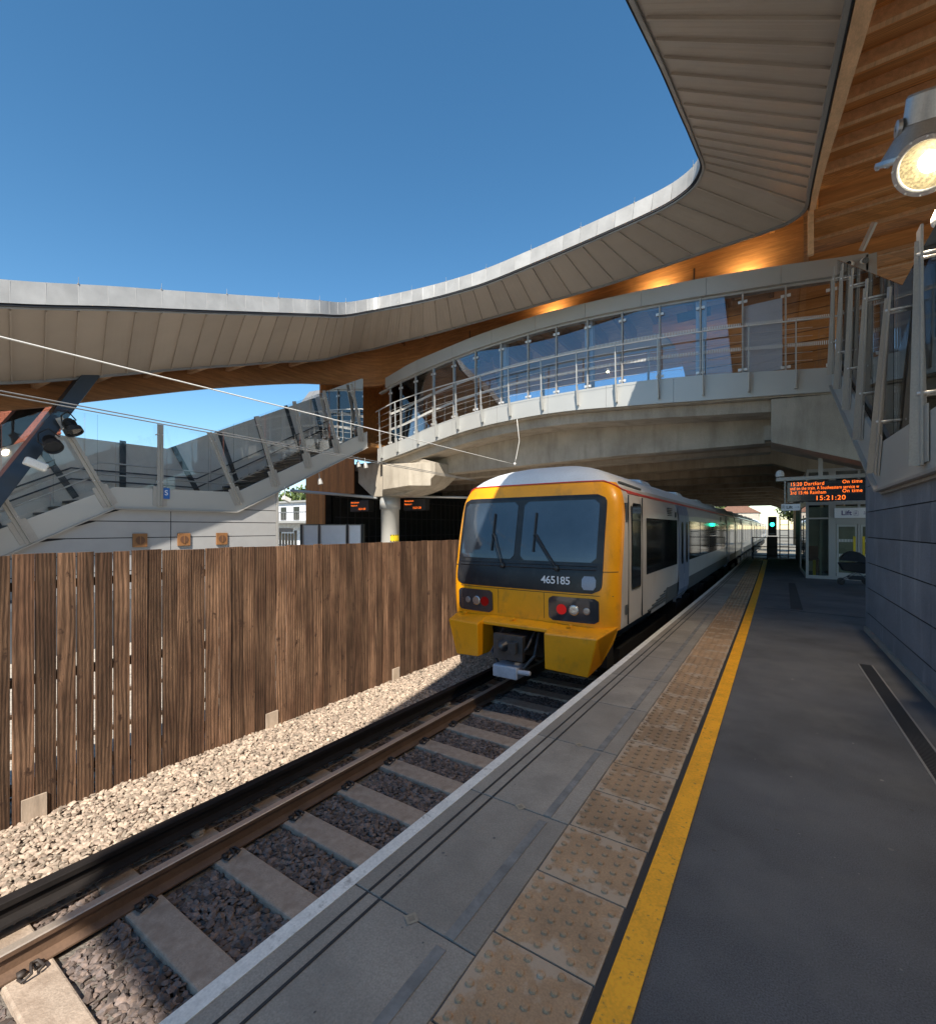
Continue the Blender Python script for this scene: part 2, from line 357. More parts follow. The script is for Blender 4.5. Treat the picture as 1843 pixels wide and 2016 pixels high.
for k in range(3):
    b.box(.92+.01*k, .95, 0, 1, .0045, .005)
# asphalt joints and repair strips
b = MB(); b.poly([(.35, 11.2, .004), (.55, 11.2, .004), (.62, 16.5, .004), (.46, 16.5, .004)]); b.poly([(-.1, 11.05, .0045), (1.9, 10.7, .0045), (1.9, 10.76, .0045), (-.1, 11.1, .0045)])
struct(b.build('asphalt_repair', groovem))
b = MB(); rs = random.Random(11)
for k in range(300):
    x = rs.uniform(-.3, 1.2) if rs.random() < .75 else rs.uniform(-1.5, -1.0); y = .9+rs.random()**1.6*9; r_ = rs.uniform(.002, .006) if rs.random() < .88 else rs.uniform(.008, .014); a0 = rs.uniform(0, 6); z = .0016 if x > -.4 else .0075
    b.cur = rs.random(); b.poly([(x+math.cos(a0+t*1.05)*r_*rs.uniform(.6, 1.1), y+math.sin(a0+t*1.05)*r_*rs.uniform(.6, 1.1), z) for t in range(6)])
tag(b.build('chewing_gum_spots', mat('gum', (.16, .158, .155), .8, rnd=.5)), 'small pale gum spots and grit scattered over the platform surface', 'gum spots', kind='stuff')
# drainage channel
d = thing('drainage_channel', (.94, 4.9, 0), 'black slotted drainage channel let into the asphalt beside the slate block wall', 'drain')
b = MB(); b.box(.87, .885, 2.6, 7.1, -.0, .006); b.box(.995, 1.01, 2.6, 7.1, -.0, .006); b.build('frame', trimm, d)
b = MB(); y = 2.6
while y < 7.1: b.box(.885, .995, y, y+.013, .001, .0055); y += .026
b.build('grate', mat('grate_iron', (.055, .055, .058), .5, metal=.3), d)
# drain opening beside platform entry behind (dark sheet)
b = MB(); b.poly([(.885, 2.6, .002), (.995, 2.6, .002), (.995, 7.1, .002), (.885, 7.1, .002)]); b.build('channel_bed', gapm, d)

# ------------------------------------------------------------------ track
SP = .6; SY0 = -.4
def rail_path(x, y0=-6, y1=90, st=3.): 
    n = int((y1-y0)/st); return [(x+g(y0+i*st), y0+i*st) for i in range(n+1)]
def sweep(b, path, prof, mats=None, close=True):
    n = len(prof); base = len(b.v)
    for x, y in path:
        for px, pz in prof: b.v.append((x+px, y, pz))
    for i in range(len(path)-1):
        for j in range(n if close else n-1):
            b.f.append([base+i*n+j, base+(i+1)*n+j, base+(i+1)*n+(j+1) % n, base+i*n+(j+1) % n]); b.m.append(mats[j] if mats else 0); b.r.append(.5)
RZ = -.915
prof = [(-.07, RZ-.159), (-.07, RZ-.148), (-.012, RZ-.125), (-.008, RZ-.045), (-.034, RZ-.035), (-.036, RZ-.006), (-.028, RZ), (.028, RZ), (.036, RZ-.006), (.034, RZ-.035), (.008, RZ-.045), (.012, RZ-.125), (.07, RZ-.148), (.07, RZ-.159)]
pm = [0]*14; pm[5] = 1; pm[6] = 1; pm[7] = 1
XR1 = -3.85; XR2 = XR1+1.505
for xx, lb in ((XR1, 'rusty running rail with a polished head, the one further from the platform'), (XR2, 'running rail tucked under the platform edge')):
    b = MB(); sweep(b, rail_path(xx), prof, pm); o = b.build('running_rail', [railm, railtop]); tag(o, lb, 'rail', 'running rails')
XC = XR1-.405; CZ = RZ+.075
b = MB(); sweep(b, rail_path(XC), [(-.075, CZ-.15), (-.07, CZ-.135), (-.02, CZ-.11), (-.018, CZ-.05), (-.045, CZ-.04), (-.045, CZ-.003), (-.04, CZ), (.04, CZ), (.045, CZ-.003), (.045, CZ-.04), (.018, CZ-.05), (.02, CZ-.11), (.07, CZ-.135), (.075, CZ-.15)])
cr = b.build('conductor_rail', condm); tag(cr, 'black raised conductor rail running between the fence and the rusty running rail', 'rail')
for k in range(12):
    b = MB(); y = .3+k*1.8; b.lathe((XC+g(y), y, CZ-.30), (0, 0, 1), [(.06, 0), (.06, .05), (.045, .07), (.055, .09), (.045, .12), (.05, .15)], 10)
    b.build('insulator', insm, cr)
# sleepers
def sleeper():
    cx = (XR1+XR2)/2; t = thing('sleeper', (cx, 0, RZ-.36), 'x', 'sleeper', 'concrete sleepers in the ballast')
    b = MB(); z1 = RZ-.163
    b.hexa([(cx-1.25, -.14, z1-.2), (cx+1.25, -.14, z1-.2), (cx+1.25, .14, z1-.2), (cx-1.25, .14, z1-.2), (cx-1.24, -.115, z1), (cx+1.24, -.115, z1), (cx+1.24, .115, z1), (cx-1.24, .115, z1)])
    b.build('block', sleepm, t, bevel=.012)
    for xr in (XR1, XR2):
        for s in (-1, 1):
            b = MB(); x0 = xr+s*.075
            b.box(x0-.02, x0+.02, -.055, -.02, z1, z1+.03); b.box(x0-.02, x0+.02, .02, .055, z1, z1+.03)
            P = [(x0+s*.02, -.055, z1+.012), (x0+s*.075, -.05, z1+.02), (x0+s*.085, -.01, z1+.045), (x0+s*.03, .0, z1+.05), (x0-s*.012, .01, z1+.04), (x0+s*.0, .04, z1+.045), (x0+s*.06, .055, z1+.03), (x0+s*.075, .02, z1+.03)]
            b.tube(P, .009, 6); b.build('rail_clip', clipm, t, smooth=True)
    return t
s0 = sleeper()
SY = [.28+i*.61 for i in range(-1, 22)]
SLN = ['sunlit concrete sleeper in the bottom left corner of the photo', 'concrete sleeper next to the sunlit one, half in the roof shadow edge']
for i, y in enumerate(SY):
    s = s0 if i == 0 else copy_tree(s0)
    s.location = (ORG[s0].x+g(y), y, ORG[s0].z)
    n = i-1
    if n < 0: lb = 'concrete sleeper just outside the bottom left corner of the photo'
    elif n == 0: lb = SLN[0]
    elif n < 12: lb = 'shaded concrete sleeper, %s in front of the sunlit corner one towards the train' % ['', 'the first', 'the second', 'the third', 'the fourth', 'the fifth', 'the sixth', 'the seventh', 'the eighth', 'the ninth', 'the tenth', 'the eleventh'][n]
    else: lb = 'concrete sleeper in the dark under the moving train'
    s['label'] = lb
# ballast stones
def stones(name, regs, m, size, seed, label):
    rs = random.Random(seed); t = (1+5**.5)/2
    iv = [Vector(p).normalized() for p in [(-1, t, 0), (1, t, 0), (-1, -t, 0), (1, -t, 0), (0, -1, t), (0, 1, t), (0, -1, -t), (0, 1, -t), (t, 0, -1), (t, 0, 1), (-t, 0, -1), (-t, 0, 1)]]
    fi = [(0, 11, 5), (0, 5, 1), (0, 1, 7), (0, 7, 10), (0, 10, 11), (1, 5, 9), (5, 11, 4), (11, 10, 2), (10, 7, 6), (7, 1, 8), (3, 9, 4), (3, 4, 2), (3, 2, 6), (3, 6, 8), (3, 8, 9), (4, 9, 5), (2, 4, 11), (6, 2, 10), (8, 6, 7), (9, 8, 1)]
    shapes = []
    for k in range(14):
        sx, sy, sz = rs.uniform(.8, 1.4), rs.uniform(.55, 1.), rs.uniform(.35, .65)
        shapes.append([Vector((p.x*sx, p.y*sy, p.z*sz))*rs.uniform(.68, 1.25) for p in iv])
    V = []; F = []; RN = []
    for (xf0, xf1, y0, y1, zf, st, skip) in regs:
        y = y0
        while y < y1:
            x = xf0(y)
            while x < xf1(y):
                px, py = x+rs.uniform(-.5, .5)*st, y+rs.uniform(-.5, .5)*st
                x += st
                if skip and skip(px, py): continue
                s_ = size*rs.uniform(.6, 1.35)
                M = Matrix.Rotation(rs.uniform(0, 6.28), 3, 'Z') @ Matrix.Rotation(rs.uniform(-.5, .5), 3, 'X') @ Matrix.Rotation(rs.uniform(-.5, .5), 3, 'Y')
                c = Vector((px, py, zf(px, py)+rs.uniform(-.008, .012))); sh = shapes[rs.randrange(14)]; b0 = len(V)
                for p in sh: V.append(c+(M @ p)*s_)
                for f in fi: F.append([b0+f[0], b0+f[1], b0+f[2]])
                RN += [rs.random()]*20
            y += st
    b = MB(); b.v = V; b.f = F; b.m = [0]*len(F); b.r = RN
    o = b.build(name, m); tag(o, label, 'ballast', kind='stuff'); return o
def FX(Y): return -5.58+.03*Y if Y < 9 else -5.31+g(Y)-g(9)
def skipA(px, py): return abs(px-(XC+g(py))) < .05
def skipB(px, py):
    if abs(px-(XR1+g(py))) < .085: return True
    for s in SY:
        if abs(py-s) < .135 and px > XR1+g(py)-.5: return True
    return False
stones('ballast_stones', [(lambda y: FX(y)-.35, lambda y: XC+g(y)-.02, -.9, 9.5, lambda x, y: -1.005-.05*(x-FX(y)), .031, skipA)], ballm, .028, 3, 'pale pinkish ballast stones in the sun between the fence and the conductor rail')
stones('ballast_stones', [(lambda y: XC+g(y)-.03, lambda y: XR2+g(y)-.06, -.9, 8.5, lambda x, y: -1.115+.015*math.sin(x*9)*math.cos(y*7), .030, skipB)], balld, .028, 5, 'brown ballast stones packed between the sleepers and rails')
def slope(y): return -1.02
b = MB()
for a in range(-6, 40, 2):
    c = a+2; b.poly([(FX(a)-.6, a, -1.03), (XC+g(a)-.0, a, -1.09), (XC+g(c)-.0, c, -1.09), (FX(c)-.6, c, -1.03)])
    b.poly([(XC+g(a), a, -1.13+.012), (XC+g(a)+.01, a, -1.13), (XC+g(c)+.01, c, -1.13), (XC+g(c), c, -1.13+.012)])
struct(b.build('ballast_shoulder', mat('ballast_bed_pale', (.36, .31, .26), .95, var=.3, scale=18, bump=1, bscale=30)))
# ground beyond fence: the other tracks
b = MB(); b.poly([(-12.3, -6, -1.0), (-6.2, -6, -1.0), (-5.6, 60, -1.0), (-12.3, 60, -1.0)])
struct(b.build('far_track_bed', mat('far_ballast', (.50, .44, .37), .9, var=.35, scale=26, bump=1, bscale=26)))
for k, x in enumerate((-7.2, -8.7)):
    b = MB(); sweep(b, rail_path(x, -5, 50), prof, pm); tag(b.build('running_rail', [railm, railtop]), 'running rail on the far track behind the timber fence', 'rail', 'running rails behind the fence')
b = MB(); b.box(-24, -12.2, -6, 60, -1.3, 0); struct(b.build('far_platform', asphalt))

# ------------------------------------------------------------------ fence
fe = thing('timber_fence', (-5.3, 6, -1.03), 'tall close-boarded fence of weathered brown planks between the tracks', 'fence')
b = MB(); y = -1.2; i = 0
while y < 30:
    wd = random.uniform(.143, .157); gp = random.choice((.006, .009, .012, .015)) if y < 3.7 else random.choice((.004, .006, .008))
    b.cur = random.random(); x = FX(y)+random.uniform(-.004, .004)+(.012 if random.random() < .12 else 0)
    zt = 1.375+random.uniform(-.006, .008); zb = -1.03+random.uniform(-.02, .02); yy = y+wd-gp; tl = random.uniform(-.003, .003)
    dx = .03*(wd-gp)
    b.hexa([(x-.022, y, zb), (x, y, zb), (x+dx, yy, zb), (x-.022+dx, yy, zb), (x-.022, y+tl, zt), (x, y+tl, zt), (x+dx, yy+tl, zt+random.uniform(-.003, .003)), (x-.022+dx, yy+tl, zt)])
    if y < 9:
        for z in (-.71, .24, 1.09):
            for dy in (.035, wd-.045): b.box(x-.001, x+.003+dx*dy/wd, y+dy, y+dy+.006, z, z+.006, 1)
    y += wd
b.build('board_panel', [fencem, clipm], fe, bevel=.002)
for z in (-.75, .2, 1.05):
    b = MB(); b.hexa([(FX(-1.2)-.11, -1.2, z), (FX(-1.2)-.024, -1.2, z), (FX(9)-.024, 9, z), (FX(9)-.11, 9, z), (FX(-1.2)-.11, -1.2, z+.075), (FX(-1.2)-.024, -1.2, z+.075), (FX(9)-.024, 9, z+.075), (FX(9)-.11, 9, z+.075)])
    b.build('rail', fencem, fe)
for k in range(5):
    y = 1.26+2.32*k-2.32*0
    b = MB(); b.box(FX(y)-.21, FX(y)-.115, y, y+.1, -1.1, 1.3); b.build('post', fencem, fe)
    b = MB(); b.box(FX(y)+.006, FX(y)+.026, y+.0, y+.17, -1.06, -.80); b.build('cover_board', freshm, fe)

# ------------------------------------------------------------------ stairs (two, mirrored)
STB = [(1.05, 0.0), (4.92, 2.13), (8.15, 2.13), (13.75, 4.98)]      # stringer bottom (Y,z)
STT = [(.15, .0), (.15, .18), (4.72, 2.66), (8.0, 2.66), (13.75, 5.62)]
def lin(tab, y): return interp(tab, y)
PST = [((2.0, .62), (1.05, 2.55)), ((3.32, 1.28), (2.42, 3.22)), ((4.85, 2.17), (3.82, 4.2)), ((5.97, 2.2), (5.97, 4.44)), ((8.25, 2.36), (7.28, 4.46)), ((9.53, 3.02), (8.8, 5.24)), ((10.85, 3.78), (10.2, 6.05)), ((12.2, 4.5), (11.48, 6.75)), ((13.45, 5.15), (12.85, 7.35))]
def staircase(xn, sgn, label):
    """xn: plane of the side facing the tracks; sgn: direction in which the stair has its width"""
    t = thing('staircase', (xn+sgn*1.2, 7, 0), label, 'staircase')
    xs = [xn, xn+sgn*2.35]
    for k, x in enumerate(xs):
        b = MB()
        for (ya, za), (yb, zb) in zip(STB, STB[1:]):
            b.prism([(x, ya, za), (x, yb, zb), (x, yb, lin(STT, yb)), (x, ya, lin(STT, ya))], (-sgn*.05 if k == 0 else sgn*.05, 0, 0))
        b.build('stringer', metl if k == 0 else metg, t)
        b = MB()   # bottom flange line
        for (ya, za), (yb, zb) in zip(STB, STB[1:]):
            b.bar((x-sgn*.04, ya, za-.02), (x-sgn*.04, yb, zb-.02), .13, .03)
        b.build('flange', postm, t)
    # near side glass
    gt = [(-.2, 1.9), (3.75, 4.44), (7.32, 4.46), (13.75, 7.9)]
    gb = [(-.2, .25), (4.6, 2.66), (8.1, 2.72), (13.75, 5.66)]
    kk = [0.6]+[(p[0][0]+p[1][0])/2 for p in PST]+[13.6]
    for a, c in zip(kk, kk[1:]):
        b = MB(); x = xn+sgn*.03
        ys_ = [a+.012]+[q for q in (3.75, 4.6, 7.32, 8.1) if a+.012 < q < c-.012]+[c-.012]
        for ya, yb in zip(ys_, ys_[1:]):
            b.prism([(x, ya, lin(gb, ya)-.05), (x, yb, lin(gb, yb)-.05), (x, yb, lin(gt, yb)), (x, ya, lin(gt, ya))], (sgn*.012, 0, 0))
        b.build('glass_panel', glb, t)
    for (y0, z0), (y1, z1) in PST:
        d = Vector((0, y1-y0, z1-z0)); u = d.normalized()
        po = MB(); A = Vector((xn-sgn*.085, y0, z0)); B = A+d
        po.bar(A, B, .02, .15, up=(0, 1, 0)); po.bar(A+Vector((-sgn*.012, 0, 0)), B-u*.12+Vector((-sgn*.012, 0, 0)), .14, .014, up=(0, 1, 0), w2=.05)
        po.bar(A+u*.02+Vector((sgn*.02, 0, 0)), A+u*.55+Vector((sgn*.02, 0, 0)), .012, .34, up=(0, 1, 0))
        p = po.build('post', postm, t)
        for f_ in (.3, .88):
            q = A+d*f_; mb = MB(); mb.tube([q+Vector((-sgn*.03, -.05, 0)), q+Vector((sgn*.15, -.05, 0))], .016, 8); mb.tube([q+Vector((-sgn*.03, .05, 0)), q+Vector((sgn*.15, .05, 0))], .016, 8)
            mb.build('glass_bolt', steel, p, smooth=True)
    # back panel (solid)
    bt = [(-.2, 1.7), (4.3, 4.17), (7.2, 4.19), (13.75, 7.6)]
    bpm = mat('balustrade_back_panel', (.78, .74, .69), .5, var=.04, fine=.02, rnd=.03)
    x = xn+sgn*2.33; b = MB(); yy = [.2, 1.6, 3, 4.3, 5.8, 7.2, 8.6, 10, 11.4, 12.8, 13.75]
    for ya, yb in zip(yy, yy[1:]):
        b.cur = random.random(); b.prism([(x, ya+.006, lin(STB, ya)), (x, yb-.006, lin(STB, yb)), (x, yb-.006, lin(bt, yb)), (x, ya+.006, lin(bt, ya))], (sgn*.04, 0, 0))
    b.build('back_panel', bpm, t)
    for (y0, z0), (y1, z1) in PST:
        b = MB(); q0 = Vector((x-sgn*.03, y0, z0+.3)); q1 = Vector((x-sgn*.03, y1, z1)); b.bar(q0, q0.lerp(q1, .9), .02, .16, up=(0, 1, 0)); b.build('back_panel_bar', darkst, t)  # dark slanted bars laid over the back panel
    # treads
    b = MB(); xa, xb = xn+sgn*.05, xn+sgn*2.3
    def tread(y, z, w_=.3): b.box(xa, xb, y, y+w_, z-.06, z)
    n = 14
    for i in range(n): tread(.6+i*(4.25/n), 2.38*(i+1)/n-.02)
    b.box(xa, xb, 4.85, 8.0, 2.26, 2.36)
    n2 = 17
    for i in range(n2): tread(8.0+i*(5.6/n2), 2.38+(5.45-2.38)*(i+1)/n2, .34)
    for i in range(n2): b.box(xa, xb, 8.3+i*(5.6/n2), 8.32+i*(5.6/n2), 2.38+(5.45-2.38)*(i)/n2, 2.38+(5.45-2.38)*(i+1)/n2)
    b.build('treads', mat('tread_grey', (.09, .092, .10), .7), t)
    # handrails
    for xo in (.16, 2.18):
        for h in (.62, .92):
            b = MB(); x = xn+sgn*xo
            b.tube([(x, .8, 0.2+h), (x, 4.7, 2.36+h), (x, 8.05, 2.36+h), (x, 13.6, 5.4+h)], .021, 8)
            b.build('handrail', darkst if xo > 1 else steel, t, smooth=True)
    return t
XL = -14.0
st_l = staircase(XL, -1, 'grey steel staircase with glass balustrade left of the tracks, above the pale panelled wall')
XW = 1.27
st_r = staircase(XW, 1, 'grey steel staircase with bolted glass panels above the slate block wall, right of the tracks')
# clad walls beneath
def clad_wall(name, x, sgn, courses, joints, y0, y1, m, label, cat, th=.06, gap=.008, foot=0):
    t = thing(name, (x+sgn*.2, (y0+y1)/2, 0), label, cat)
    b = MB(); js = [y0]+[j for j in joints if y0 < j < y1]+[y1]; cs = courses
    for za, zb in zip(cs, cs[1:]):
        for ya, yb in zip(js, js[1:]):
            # clip top by stringer line
            seg = 8; ylist = [ya+gap/2+(yb-ya-gap)*i/seg for i in range(seg+1)]
            b.cur = random.random()
            for p, q in zip(ylist, ylist[1:]):
                zp = min(zb-gap/2, lin(STB, p)-.03); zq = min(zb-gap/2, lin(STB, q)-.03); z_ = za+gap/2
                if zp <= z_ and zq <= z_: continue
                zp = max(zp, z_+.0005); zq = max(zq, z_+.0005)
                b.poly([(x, p, z_), (x, q, z_), (x, q, zq), (x, p, zp)])
            b.poly([(x, ya+gap/2, za+gap/2), (x, ya+gap/2, min(zb-gap/2, lin(STB, ya)-.03)), (x+sgn*.03, ya+gap/2, min(zb-gap/2, lin(STB, ya)-.03)), (x+sgn*.03, ya+gap/2, za+gap/2)])
    b.build('cladding', m, t)
    b = MB(); pts = [(y0+.01, 0)]+[(y1-.01, 0), (y1-.01, lin(STB, y1)-.05)]+[(y, z-.05) for y, z in reversed(STB) if y0 < y < y1]+([(y0+.01, lin(STB, y0)-.05)] if lin(STB, y0) > .1 else [])
    b.prism([(x+sgn*.02, y, z) for y, z in pts], (sgn*(2.2), 0, 0)); b.build('core', gapm if foot == 0 else gapm, t)
    return t
lw = clad_wall('stair_wall', XL-.02, -1, [0, .5, .93, 1.36, 1.79, 2.2, 2.9], [1.7, 6.28], 1.1, 9.58, mat('pale_wall_panel', (.36, .355, .35), .5, var=.04, fine=.02), 'pale grey panelled wall beneath the far staircase, partly in shadow', 'wall', gap=.022)
b = MB(); b.box(XL-2.25, XL-.0, 9.58, 9.66, 0, 2.85); b.build('end_panel', metg, lw)
for k, y in enumerate((5.34, 6.44, 7.53)):
    v = thing('wall_vent', (XL+.0, y+.17, 1.11), ['brown square louvred vent, leftmost of three on the pale stair wall', 'brown square louvred vent, middle one of three on the pale stair wall', 'brown square louvred vent, rightmost of three on the pale stair wall'][k], 'vent', 'square vents on the stair wall')
    b = MB(); b.box(XL-.01, XL+.035, y, y+.34, 1.11, 1.47); b.build('frame', copm, v, bevel=.006)
    b = MB(); b.lathe((XL+.036, y+.17, 1.29), (1, 0, 0), [(.11, -.01), (.11, .008), (.0, .008)], 20); b.build('louvre', mat('vent_dark', (.13, .06, .03), .6), v)
    b = MB(); b.box(XL+.045, XL+.052, y+.16, y+.18, 1.18, 1.40); b.build('bar', copm, v)
rw = clad_wall('block_wall', XW, 1, [.07, .30, .69, 1.08, 1.47, 1.86, 2.25, 3.0], [-.6, 2.7, 6.02], -2.6, 9.5, stonem, 'dark slate blue block wall beside the platform under the near staircase', 'wall', gap=.012)
b = MB(); b.box(XW-.03, XW+.1, -2.6, 9.5, 0, .07); b.build('plinth', slabm, rw)
b = MB(); b.box(XW+.0, XW+2.3, 9.5, 9.56, 0, 2.8); b.build('end_panel', stonem, rw)
b = MB()   # pale sealing strip along the top of the wall
for (ya, za), (yb, zb) in zip(STB, STB[1:3]+[(9.5, 2.81)]): b.bar((XW-.02, ya, za-.055), (XW-.02, yb, zb-.055), .035, .03)
b.build('top_flashing', fascm, rw)
b = MB(); b.box(XL+.095, XL+.10, 6.04, 6.2, 2.42, 2.72); sg = b.build('letter_sign', blues)
tag(sg, 'small blue sign with a white letter S on the landing post of the far staircase', 'sign')
text('letter', 'S', .2, (XL+.101, 6.065, 2.52), (R(90), 0, R(90)), wht, sg)
# ------------------------------------------------------------------ footbridge
BY = 14.6
DB = [(-14.6, 4.35), (-13.7, 4.56), (-11.5, 4.98), (-9.45, 5.33), (-7.43, 5.48), (-5.73, 5.5), (-3.98, 5.4), (-1.38, 5.22), (1.9, 4.98)]
DT = [(-14.6, 5.0), (-12.85, 5.28), (-11.3, 5.66), (-9.45, 5.95), (-7.5, 6.1), (-5.73, 6.12), (-3.67, 6.1), (-1.38, 5.94), (.49, 5.72), (1.9, 5.56)]
GT = [(-14.6, 7.4), (-13.1, 7.75), (-11.25, 8.05), (-9.2, 8.3), (-6.74, 8.44), (-4.87, 8.42), (-2.86, 8.3), (-.76, 8.1), (1.9, 7.82)]
FT = [(-14.6, 7.85), (-13.56, 8.08), (-12.4, 8.38), (-11.25, 8.56), (-9.2, 8.8), (-6.74, 8.94), (-4.87, 8.9), (-2.86, 8.8), (-.76, 8.62), (1.9, 8.26)]
HR = [(-14.2, 6.55), (-13.1, 6.83), (-11.25, 7.05), (-9.22, 7.18), (-7.83, 7.25), (-5.91, 7.29), (-3.98, 7.24), (-1.38, 7.1), (.33, 6.92), (1.75, 6.76)]
fb = thing('footbridge', (-6.2, 16.6, -1), 'arched concrete footbridge with glazed sides and grey fascias spanning the tracks', 'footbridge')
def band(name, m, lo, hi, y0, y1, xa=-14.2, xb=1.6, n=30, joints=0, off=0, parent=None):
    b = MB(); xs = [xa+(xb-xa)*i/n for i in range(n+1)]
    if joints:
        xs = [xa+(xb-xa)*i/joints for i in range(joints+1)]
        for p, q in zip(xs, xs[1:]):
            b.cur = random.random(); q -= .008; sub = 3
            for k in range(sub):
                u, v = p+(q-p)*k/sub, p+(q-p)*(k+1)/sub
                b.hexa([(u, y0, lo(u)), (v, y0, lo(v)), (v, y1, lo(v)), (u, y1, lo(u)), (u, y0, hi(u)), (v, y0, hi(v)), (v, y1, hi(v)), (u, y1, hi(u))])
    else:
        for u, v in zip(xs, xs[1:]):
            b.hexa([(u, y0, lo(u)), (v, y0, lo(v)), (v, y1, lo(v)), (u, y1, lo(u)), (u, y0, hi(u)), (v, y0, hi(v)), (v, y1, hi(v)), (u, y1, hi(u))])
    return b.build(name, m, parent or fb)
S = lambda T: (lambda x: sinterp(T, x))
sDB, sDT, sGT, sFT, sHR = S(DB), S(DT), S(GT), S(FT), S(HR)
band('deck_fascia', metl, sDB, sDT, BY, BY+.08, joints=8)
band('deck_slab', conc, lambda x: sDB(x)-.04, lambda x: sDT(x)-.12, BY+.1, 18.6)
band('top_fascia', metg, lambda x: sGT(x)+.02, sFT, BY-.0, BY+.45, xa=-13.75, xb=2.0, joints=9)
band('top_rail', postm, lambda x: sGT(x)-.05, lambda x: sGT(x)+.015, BY+.1, BY+.25)
band('edge_nib', conc, lambda x: sDB(x)-.36, lambda x: sDB(x)-.045, BY+.34, BY+1.6, xa=-13.9, xb=.02)
def girder_b(x): return 3.92+.16*max(0, min(1, (x+12.3)/8))
band('main_girder', conc, girder_b, lambda x: sDB(x)-.3, BY+1.35, BY+1.9, xa=-13.6, xb=.02)
band('main_girder', conc, girder_b, lambda x: sDB(x)-.3, 17.8, 18.4, xa=-13.6, xb=.02)
band('underside_panel', concd, lambda x: 4.22, lambda x: 4.4, BY+1.9, 17.8, xa=-13.6, xb=1.9, joints=6)
# far side fascia + glazing
band('deck_fascia', metg, sDB, sDT, 18.62, 18.7)
band('top_fascia', metg, lambda x: sGT(x)+.02, sFT, 18.4, 18.62)
MU = [-13.55, -12.95, -12.15, -11.25, -10.25, -9.25, -8.15, -7.08, -6.03, -4.95, -3.85, -2.75, -1.66, -.62, .35, 1.3]
wide = (3, 6, 9, 12)
for i, x in enumerate(MU):
    b = MB(); ww = .16 if i in (2, 6, 9, 12) else .035
    if ww > .1: b.box(x-.13, x+.13, BY+.2, BY+.42, sDT(x)-.12, sGT(x))
    b.box(x-.02-ww/2*0, x+.02, BY+.06, BY+.2, sDT(x)-.05, sGT(x)); b.build('mullion', metg if ww > .1 else postm, fb)
    if i % 2 == 0:
        b = MB(); b.box(x-.03, x+.03, 18.35, 18.5, sDT(x), sGT(x)); b.build('mullion', postm, fb)
    for zz in (sGT(x)-.28, sDT(x)+.1):
        b = MB(); b.box(x-.11, x-.03, BY+.085, BY+.105, zz-.04, zz+.04); b.box(x+.03, x+.11, BY+.085, BY+.105, zz-.04, zz+.04); b.box(x-.06, x+.06, BY+.07, BY+.09, zz-.015, zz+.015)
        b.build('glass_clamp', steel, fb, bevel=.004)
for p, q in zip(MU, MU[1:]):
    b = MB(); u, v = p+.03, q-.03
    b.hexa([(u, BY+.12, sDT(u)-.02), (v, BY+.12, sDT(v)-.02), (v, BY+.135, sDT(v)-.02), (u, BY+.135, sDT(u)-.02), (u, BY+.12, sGT(u)), (v, BY+.12, sGT(v)), (v, BY+.135, sGT(v)), (u, BY+.135, sGT(u))])
    gp_ = b.build('glass_panel', glz, fb)
    b = MB()
    for h in (.62, 1.28):
        x = u+.01
        while x < v-.02: b.box(x, x+.022, BY+.108, BY+.112, sDT(x)+h, sDT(x)+h+.1); x += .042
    b.build('manifestation', whp, gp_)
b = MB()
b.prism([(-10.4, 18.42, 5.4), (1.6, 18.42, 5.4), (1.6, 18.42, 8.0), (-10.4, 18.42, 8.0)], (0, .012, 0)); b.build('glass_panel', glz, fb)
# maintenance handrail outside
b = MB(); b.tube([(x, BY-.22, sHR(x)) for x in [-14.1+i*.5 for i in range(32)]], .024, 8); b.build('handrail', steel, fb, smooth=True)
for k in range(5):
    b = MB(); b.tube([(x, BY-.2, sDT(x)+(sHR(x)-sDT(x))*(k+.8)/5.8) for x in [-14.1+i*1. for i in range(16)]], .0045, 5); b.build('rail_wire', steel, fb)
RP = [-13.9, -13.0, -11.9, -10.95, -9.95, -8.85, -7.7, -6.46, -5.22, -3.98, -2.75, -1.57, -.47, .56, 1.4]
for x in RP:
    b = MB(); z0 = sDB(x)+.12; z1 = sHR(x)-.03; A = (x, BY-.12, z0); B = (x, BY-.2, z1)
    b.mesh([(x-.03, BY-.01, z0), (x+.03, BY-.01, z0), (x+.03, BY-.10, z0+.02), (x-.03, BY-.10, z0+.02), (x-.03, BY-.10, sDT(x)), (x+.03, BY-.10, sDT(x)), (x+.03, BY-.22, sDT(x)-.05), (x-.03, BY-.22, sDT(x)-.05)], [(0, 1, 2, 3)])
    b.bar((x, BY-.07, z0), (x, BY-.17, sDT(x)+.1), .022, .14, up=(0, 1, 0)); b.bar((x, BY-.17, sDT(x)+.1), (x, BY-.22, z1), .03, .05, up=(0, 1, 0)); b.bar((x, BY-.22, z1), (x, BY-.22, z1+.04), .06, .02)
    b.build('railing_post', metl, fb)
# timber boards added inside in place of the canopy's mirror image, arched end
b = MB(); A = []
for k in range(13):
    t = k/12*math.pi/2; A.append((-2.45-1.2*(1-math.cos(t))-.0, 5.9+3.0*math.sin(t)))
b.prism([(1.7, 18.2, 5.4)]+[(1.7, 18.2, 9.4), (-3.65, 18.2, 9.4)]+[(x, 18.2, z) for x, z in reversed(A)]+[(-2.45, 18.2, 5.4)], (0, .08, 0), ); b.build('reflection_lining', timX, fb); b = MB()
b.prism([(-17.5, 18.2, 5.0), (-10.3, 18.2, 5.6), (-10.2, 18.2, 7.6), (-10.6, 18.2, 9.4), (-17.5, 18.2, 9.4)], (0, .08, 0)); b.box(-17.5, -14.2, 14.2, 18.2, 5.1, 5.25); b.box(-17.5, -17.4, 14.2, 18.2, 5.1, 9.2)  # board in place of the left limb's reflection, plus landing floor and walls
b.build('reflection_lining', timX, fb)
